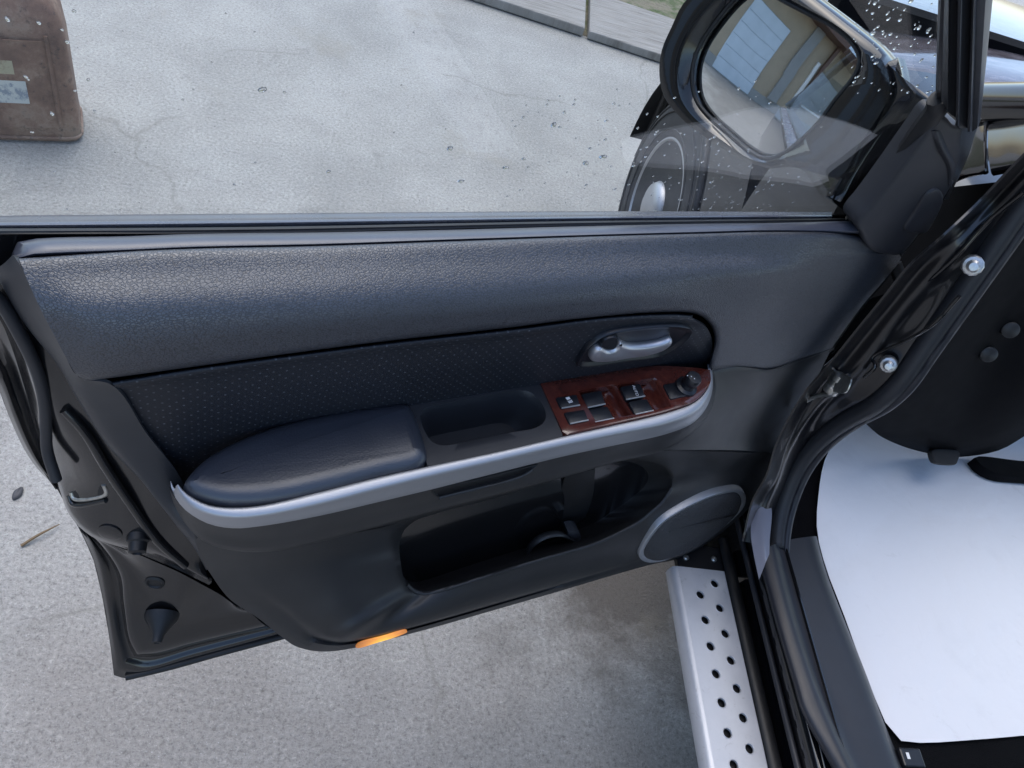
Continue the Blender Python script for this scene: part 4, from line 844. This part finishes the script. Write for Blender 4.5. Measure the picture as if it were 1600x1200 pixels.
# rubber loom between pillar and door
tube('wiring_boot', [X(*q) for q in ((1398, 412, .79), (1404, 428, .80), (1412, 445, .81), (1420, 452, .82))], .010, 'rubber', pil, n=16)
# painted sill end next to the speaker
skin('sill_end', [zs([(1178, 796), (1173, 830), (1177, 862), (1186, 905)], .545), zs([(1186, 780), (1190, 810), (1192, 848), (1196, 880)], .552), zs([(1202, 776), (1206, 800), (1203, 840), (1202, 866)], .550)], 20, 4, 'sky_sheen_panel', pil)

# ---- wing, bonnet
wing_l = [[X(*q) for q in r] for r in (
    [(1440, 60, 1.02), (1500, 40, 1.0), (1536, 178, .90), (1545, 176, .90)],
    [(1440, 110, .96), (1500, 120, .94), (1532, 184, .875), (1541, 182, .875)],
    [(1440, 170, .90), (1490, 190, .88), (1527, 198, .86), (1537, 196, .86)],
    [(1430, 230, .85), (1480, 250, .84), (1518, 230, .845), (1537, 222, .845)],
    [(1420, 300, .83), (1460, 300, .83), (1500, 276, .835), (1539, 268, .835)],
    [(1420, 310, .85), (1462, 306, .85), (1500, 282, .855), (1540, 272, .855)])]
wg = skin('front_wing', [r[1:] for r in wing_l[2:]], 30, 5, 'black_paint', car)
apn = [[X(*q) for q in r] for r in (
    [(1546, 182, .895), (1566, 176, .895), (1600, 172, .895), (1680, 165, .895)],
    [(1545, 190, .875), (1566, 188, .875), (1600, 184, .875), (1680, 176, .875)],
    [(1544, 208, .858), (1566, 207, .858), (1600, 204, .858), (1680, 198, .858)],
    [(1544, 235, .845), (1566, 234, .845), (1600, 230, .845), (1680, 222, .845)],
    [(1548, 268, .838), (1570, 265, .838), (1600, 258, .838), (1680, 245, .838)],
    [(1552, 275, .86), (1572, 271, .86), (1600, 264, .86), (1680, 250, .86)])]
skin('pillar_foot', apn, 30, 5, 'black_paint', car)
tube('wing_seam', [X(*q) for q in ((1569, 174, .905), (1550, 182, .885), (1540, 196, .868), (1537, 220, .852), (1538, 250, .845), (1540, 270, .842))], .004, 'rubber', wg, n=30, seg=8)
# cowl and bonnet beyond, wet, sky sheen put into the bonnet colour
bon = []
for y in (1.40, 1.415, 1.6, 1.85, 2.1, 2.3, 2.45, 2.6):
    d_ = -.035 if y == 1.40 else -.13*(max(0, y-1.5)/1.1)**2
    xl_ = .838 + max(0, y - 2.15)*.42
    bon.append([np.array([xl_ + dx, y, z + d_]) for dx, z in ((.004, .95), (.02, 1.01), (.05, 1.055), (.10, 1.085), (.2, 1.105), (.45, 1.135), (.8, 1.15), (1.2, 1.135), (1.5, 1.05))])
bo = skin('bonnet', bon, 60, 3, 'sky_sheen_bonnet', car, sharp=60)
cwl = skin('cowl_panel', [[Z(*q) for q in r] for r in ([(1520, 152, 1.19), (1560, 150, 1.19), (1600, 146, 1.19), (1700, 135, 1.19)], [(1520, 166, 1.185), (1560, 166, 1.185), (1600, 160, 1.185), (1700, 150, 1.185)], [(1520, 180, 1.18), (1560, 178, 1.18), (1600, 174, 1.18), (1700, 165, 1.18)])], 20, 3, 'shell_paint', bo)
skin('cowl_patch', [[Z(x, y, 1.187) for x, y in ((1536, 158), (1560, 156), (1586, 155))], [Z(x, y, 1.187) for x, y in ((1535, 172), (1560, 170), (1586, 168))]], 6, 1, 'pale_plastic', bo)
# lower wing and wheel arch ahead of the door (outboard is small x)
WC = np.array([.85, 1.94, .344])
def xo(y): return .838 + max(0, y - 2.15)*.42
rows = []
for r_ in (.415, .44, .50, .56, .62):
    rows.append([np.array([xo(WC[1] + r_*math.cos(a_)) - .006 + (r_-.415)*.10, WC[1] + r_*math.cos(a_), WC[2] + r_*math.sin(a_)]) for a_ in np.linspace(math.pi*1.03, .05, 40)])
skin_w = skin('wing_side', rows, 60, 3, 'black_paint', car, solid=.002)
G = [[np.array([x, y, z]) for y in (1.03, 1.1, 1.2, 1.34, 1.42)] for x, z in ((.90, .30), (.86, .36), (.846, .45), (.839, .60), (.838, .72), (.84, .80), (.846, .88), (.856, .95), (.875, 1.02), (.92, 1.09), (.98, 1.115), (1.08, 1.125))]
skin('wing_rear', G, 16, 2, 'black_paint', skin_w, solid=.002)
tube('arch_flare', [np.array([xo(WC[1] + .41*math.cos(a_)) - .006, WC[1] + .41*math.cos(a_), WC[2] + .41*math.sin(a_)]) for a_ in np.linspace(math.pi*1.02, -.2, 24)], .013, 'rubber', skin_w, n=40)
lin = [[np.array([x, WC[1] + .42*math.cos(a_), WC[2] + .42*math.sin(a_)]) for a_ in np.linspace(math.pi*1.05, -.05, 16)] for x in (.86, 1.15)]
skin('arch_liner', lin, 24, 1, 'rubber', skin_w)
wheel = empty('front_wheel', (0, 0, 0)); wheel.parent = car; wheel.location = (0, 0, 0)
WB = np.array([.862, WC[1], WC[2]]); IN = np.array([1., 0, 0])
ty = lathe('tyre', WB, IN, [(.205, .012), (.215, .004), (.24, .0), (.29, .002), (.325, .014), (.342, .034), (.345, .06), (.345, .155), (.342, .18), (.325, .20), (.29, .214), (.235, .21), (.21, .20), (.205, .19)], 'tyre_rubber', wheel, seg=72, sharp=60)
for rr_ in (.232, .285, .31): tube('sidewall_ring', [WB + IN*(.0 if rr_ < .3 else .007) + rr_*np.array([0, math.cos(a_), math.sin(a_)]) for a_ in np.linspace(0, 2*math.pi, 40)[:-1]], .003, 'tyre_rubber', wheel, n=70, seg=6, closed=True)
lathe('rim', WB, IN, [(.208, .015), (.214, .008), (.205, .006), (.196, .02), (.19, .06), (.188, .15), (.05, .16)], 'silver_plastic', wheel, seg=48)
for k in range(5):
    a_ = 2*math.pi*k/5 + .3; e = np.array([0, math.cos(a_), math.sin(a_)]); f_ = np.array([0, -math.sin(a_), math.cos(a_)])
    skin('spoke', [[WB + e*.03 + f_*s_*.032 + IN*x, WB + e*.12 + f_*s_*.03 + IN*(x-.002), WB + e*.20 + f_*s_*.042 + IN*(x+.006)] for s_, x in ((-1, .05), (-.65, .026), (0, .020), (.65, .026), (1, .05))], 8, 3, 'silver_plastic', wheel, solid=.012)
lathe('hub_cap', WB, IN, [(.078, .05), (.080, .012), (.070, -.004), (.045, -.014), (0, -.018)], 'silver_plastic', wheel, seg=24)
tvs, tfs = [], []
for k in range(56):
    for x0, x1 in ((.036, .080), (.086, .124), (.130, .176)):
        a0, a1 = 2*math.pi*(k + (.4 if x0 == .086 else 0))/56, 2*math.pi*(k + .68 + (.4 if x0 == .086 else 0))/56; o_n = len(tvs)
        for rr_ in (.340, .355):
            for xx, aa in ((x0, a0), (x1, a0+.03), (x1, a1+.03), (x0, a1)): tvs.append((WB[0]+xx, WC[1] + rr_*math.cos(aa), WC[2] + rr_*math.sin(aa)))
        tfs += [(o_n+4, o_n+5, o_n+6, o_n+7), (o_n, o_n+1, o_n+5, o_n+4), (o_n+1, o_n+2, o_n+6, o_n+5), (o_n+2, o_n+3, o_n+7, o_n+6), (o_n+3, o_n, o_n+4, o_n+7)]
tr_ = mk('tread', tvs, tfs, 'tyre_rubber', wheel, smooth=False, face=False); fixn(tr_); tag(tr_, kind='stuff')

# ---- cabin: floor, kick panel, pedals
fl = box('floor_pan', (.90, -.6, .40), (2.2, 1.62, .466), 'carpet', car, bevel=0)
kp = [[X(*q) for q in r] for r in ()]
def YR(l): return [Y(*q) for q in l]
kick = [YR([(1330, 640, .88), (1355, 664, .90), (1380, 684, .93), (1440, 706, .98), (1500, 714, 1.0), (1560, 704, 1.0), (1600, 682, 1.0), (1660, 640, 1.0)]),
        YR([(1340, 632, .86), (1362, 654, .88), (1390, 672, .90), (1440, 690, .93), (1500, 696, .95), (1555, 686, .95), (1590, 664, .95), (1650, 620, .95)]),
        YR([(1372, 612, .85), (1400, 632, .87), (1430, 640, .89), (1470, 648, .92), (1510, 648, .94), (1555, 640, .94), (1590, 620, .94), (1650, 590, .94)]),
        YR([(1440, 540, .86), (1470, 545, .88), (1500, 555, .91), (1530, 560, .94), (1560, 560, .95), (1590, 552, .95), (1610, 540, .95), (1660, 520, .95)]),
        YR([(1540, 410, .88), (1560, 425, .90), (1580, 440, .93), (1600, 450, .95), (1620, 460, .96), (1640, 460, .96), (1660, 455, .96), (1690, 440, .96)]),
        YR([(1640, 270, .92), (1660, 290, .94), (1670, 300, .95), (1680, 310, .96), (1690, 320, .97), (1700, 330, .97), (1720, 330, .97), (1740, 330, .97)])]
kk = skin('kick_panel', kick, 40, 5, 'cabin_black', car, sharp=70)
for q in ((1576, 513), (1542, 551)): h_ = hit(kk, *q); lathe('plug', h_[0], norm(h_[1] + 1.5*norm(EYE - h_[0])), [(.0148, -.010), (.0148, .012), (.0135, .0132), (0, .0136)], 'lower_trim', kk, seg=28)
dsh = box('dashboard', (1.02, 1.02, .80), (2.25, 1.38, 1.12), 'cabin_black', car, bevel=.04)
bulk = box('bulkhead', (.9, 1.63, .40), (2.25, 1.68, 1.15), 'carpet', car, bevel=0)
pd = loopsolid('foot_rest', cr([Z(x, y, .50) for x, y in ((1520, 717), (1535, 733), (1556, 743), (1600, 748), (1700, 752), (1700, 726), (1600, 722))], 40, True), ZZ, [(0, -.02), (0, .004), (.002, .006)], 'carpet', car)
pp = loopsolid('pedal', cr([Z(x, y, .55) for x, y in ((1455, 704), (1456, 718), (1460, 724), (1490, 726), (1495, 718), (1497, 706))], 30, True), norm([-.1, -.6, .8]), [(0, -.01), (0, .004), (.002, .006)], 'tyre_rubber', car)
# small fuel-flap lever mark by the seat
q = Z(1418, 1180, .49); lbp = box('fuel_lever', q - [.012, .018, .012], q + [.03, .012, .0], 'switch_black', fl, bevel=.003)
for dx, dy, sx, sy in ((0, 0, .004, .006),): 
    lp = np.array([q + [x, y, .0008] for x, y in ((-.003, -.006), (.003, -.006), (.003, .004), (-.003, .004))]); loopsolid('pump_symbol', lp, ZZ, [(0, 0), (0, .0004)], 'print_white', fl, smooth=False)

# ---- upper bodywork (above and behind the viewer's frame): it shades the cabin
roofp = [[np.array([x, y, z + dz]) for y, dz in ((-2.4, -.10), (-2.0, -.02), (-1.2, .02), (-.4, .02), (.15, -.01), (.38, -.05))] for x, z in ((.98, 1.60), (1.02, 1.65), (1.2, 1.685), (1.6, 1.70), (2.0, 1.685), (2.2, 1.65), (2.24, 1.60))]
skin('roof', roofp, 30, 3, 'black_paint', car, solid=.02)
for xx, sg in ((.93, 0), (2.28, 1)):
    tube('windscreen_pillar', [np.array([.885 if not sg else 2.32, 1.10, 1.20]), np.array([.92 if not sg else 2.29, .72, 1.42]), np.array([.99 if not sg else 2.23, .33, 1.60])], .035, 'black_paint', car, n=20)
tube('centre_pillar', [np.array([.88, -.20, .50]), np.array([.885, -.22, 1.1]), np.array([.98, -.26, 1.60])], .05, 'black_paint', car, n=20, flat=.6)
skin('rear_door', [[np.array([x, y, z]) for y in (-.16, -.5, -.9, -1.25)] for x, z in ((.82, .42), (.80, .6), (.795, .85), (.815, 1.08), (.85, 1.12))], 12, 4, 'black_paint', car, solid=.01)
scr = [[np.array([x, y, z]) for y, z in ((1.12, 1.17), (.75, 1.40), (.36, 1.60))] for x in (.92, 1.3, 1.6, 1.9, 2.28)]
skin('windscreen', scr, 10, 3, 'window_glass', car, solid=.004)
seat = skin('seat_cushion', [[np.array([x, y, z]) for x in (1.02, 1.06, 1.25, 1.45, 1.50)] for y, z in ((.02, .58), (.05, .70), (.0, .78), (-.2, .80), (-.5, .76))], 16, 4, 'carpet', car, solid=.02)
skin('seat_back', [[np.array([x, y, z]) for x in (1.02, 1.06, 1.25, 1.45, 1.50)] for y, z in ((-.42, .74), (-.50, 1.0), (-.60, 1.25), (-.66, 1.36))], 16, 4, 'carpet', seat, solid=.08)

# ---- white protective sheet on the footwell floor
edge = [(1340, 640), (1310, 680), (1288, 720), (1278, 775), (1276, 830), (1290, 885), (1318, 955), (1350, 1042), (1380, 1120), (1392, 1145), (1408, 1158), (1440, 1161), (1520, 1156), (1600, 1149), (1800, 1130), (1900, 950), (1850, 760), (1700, 640), (1500, 620)]
pb = Z(1450, 950, .472)
pe = cr([Z(x, y, .474) for x, y in edge], 90, True); pc_ = pe.mean(0); V = []; nr = 16
for k in range(nr):
    s_ = 1 - k/nr
    for p in pe:
        q = pc_ + (p-pc_)*s_
        dz_ = .0025*math.sin(7*q[0]+2)*math.sin(9*q[1]) + .0015*math.sin(17*q[0]-11*q[1])
        V.append(q + [0, 0, max(dz_, -.004) + .012*max(0, (1.02-q[0]))/.06*0])
Fc = gridfaces(nr, 90, True) + [tuple(range((nr-1)*90, nr*90))]
pap = mk('paper_sheet', V, Fc, 'paper', base=pb, solid=.0006, sharp=60)
tag(pap, 'white protective paper sheet laid over the footwell floor', 'paper sheet')
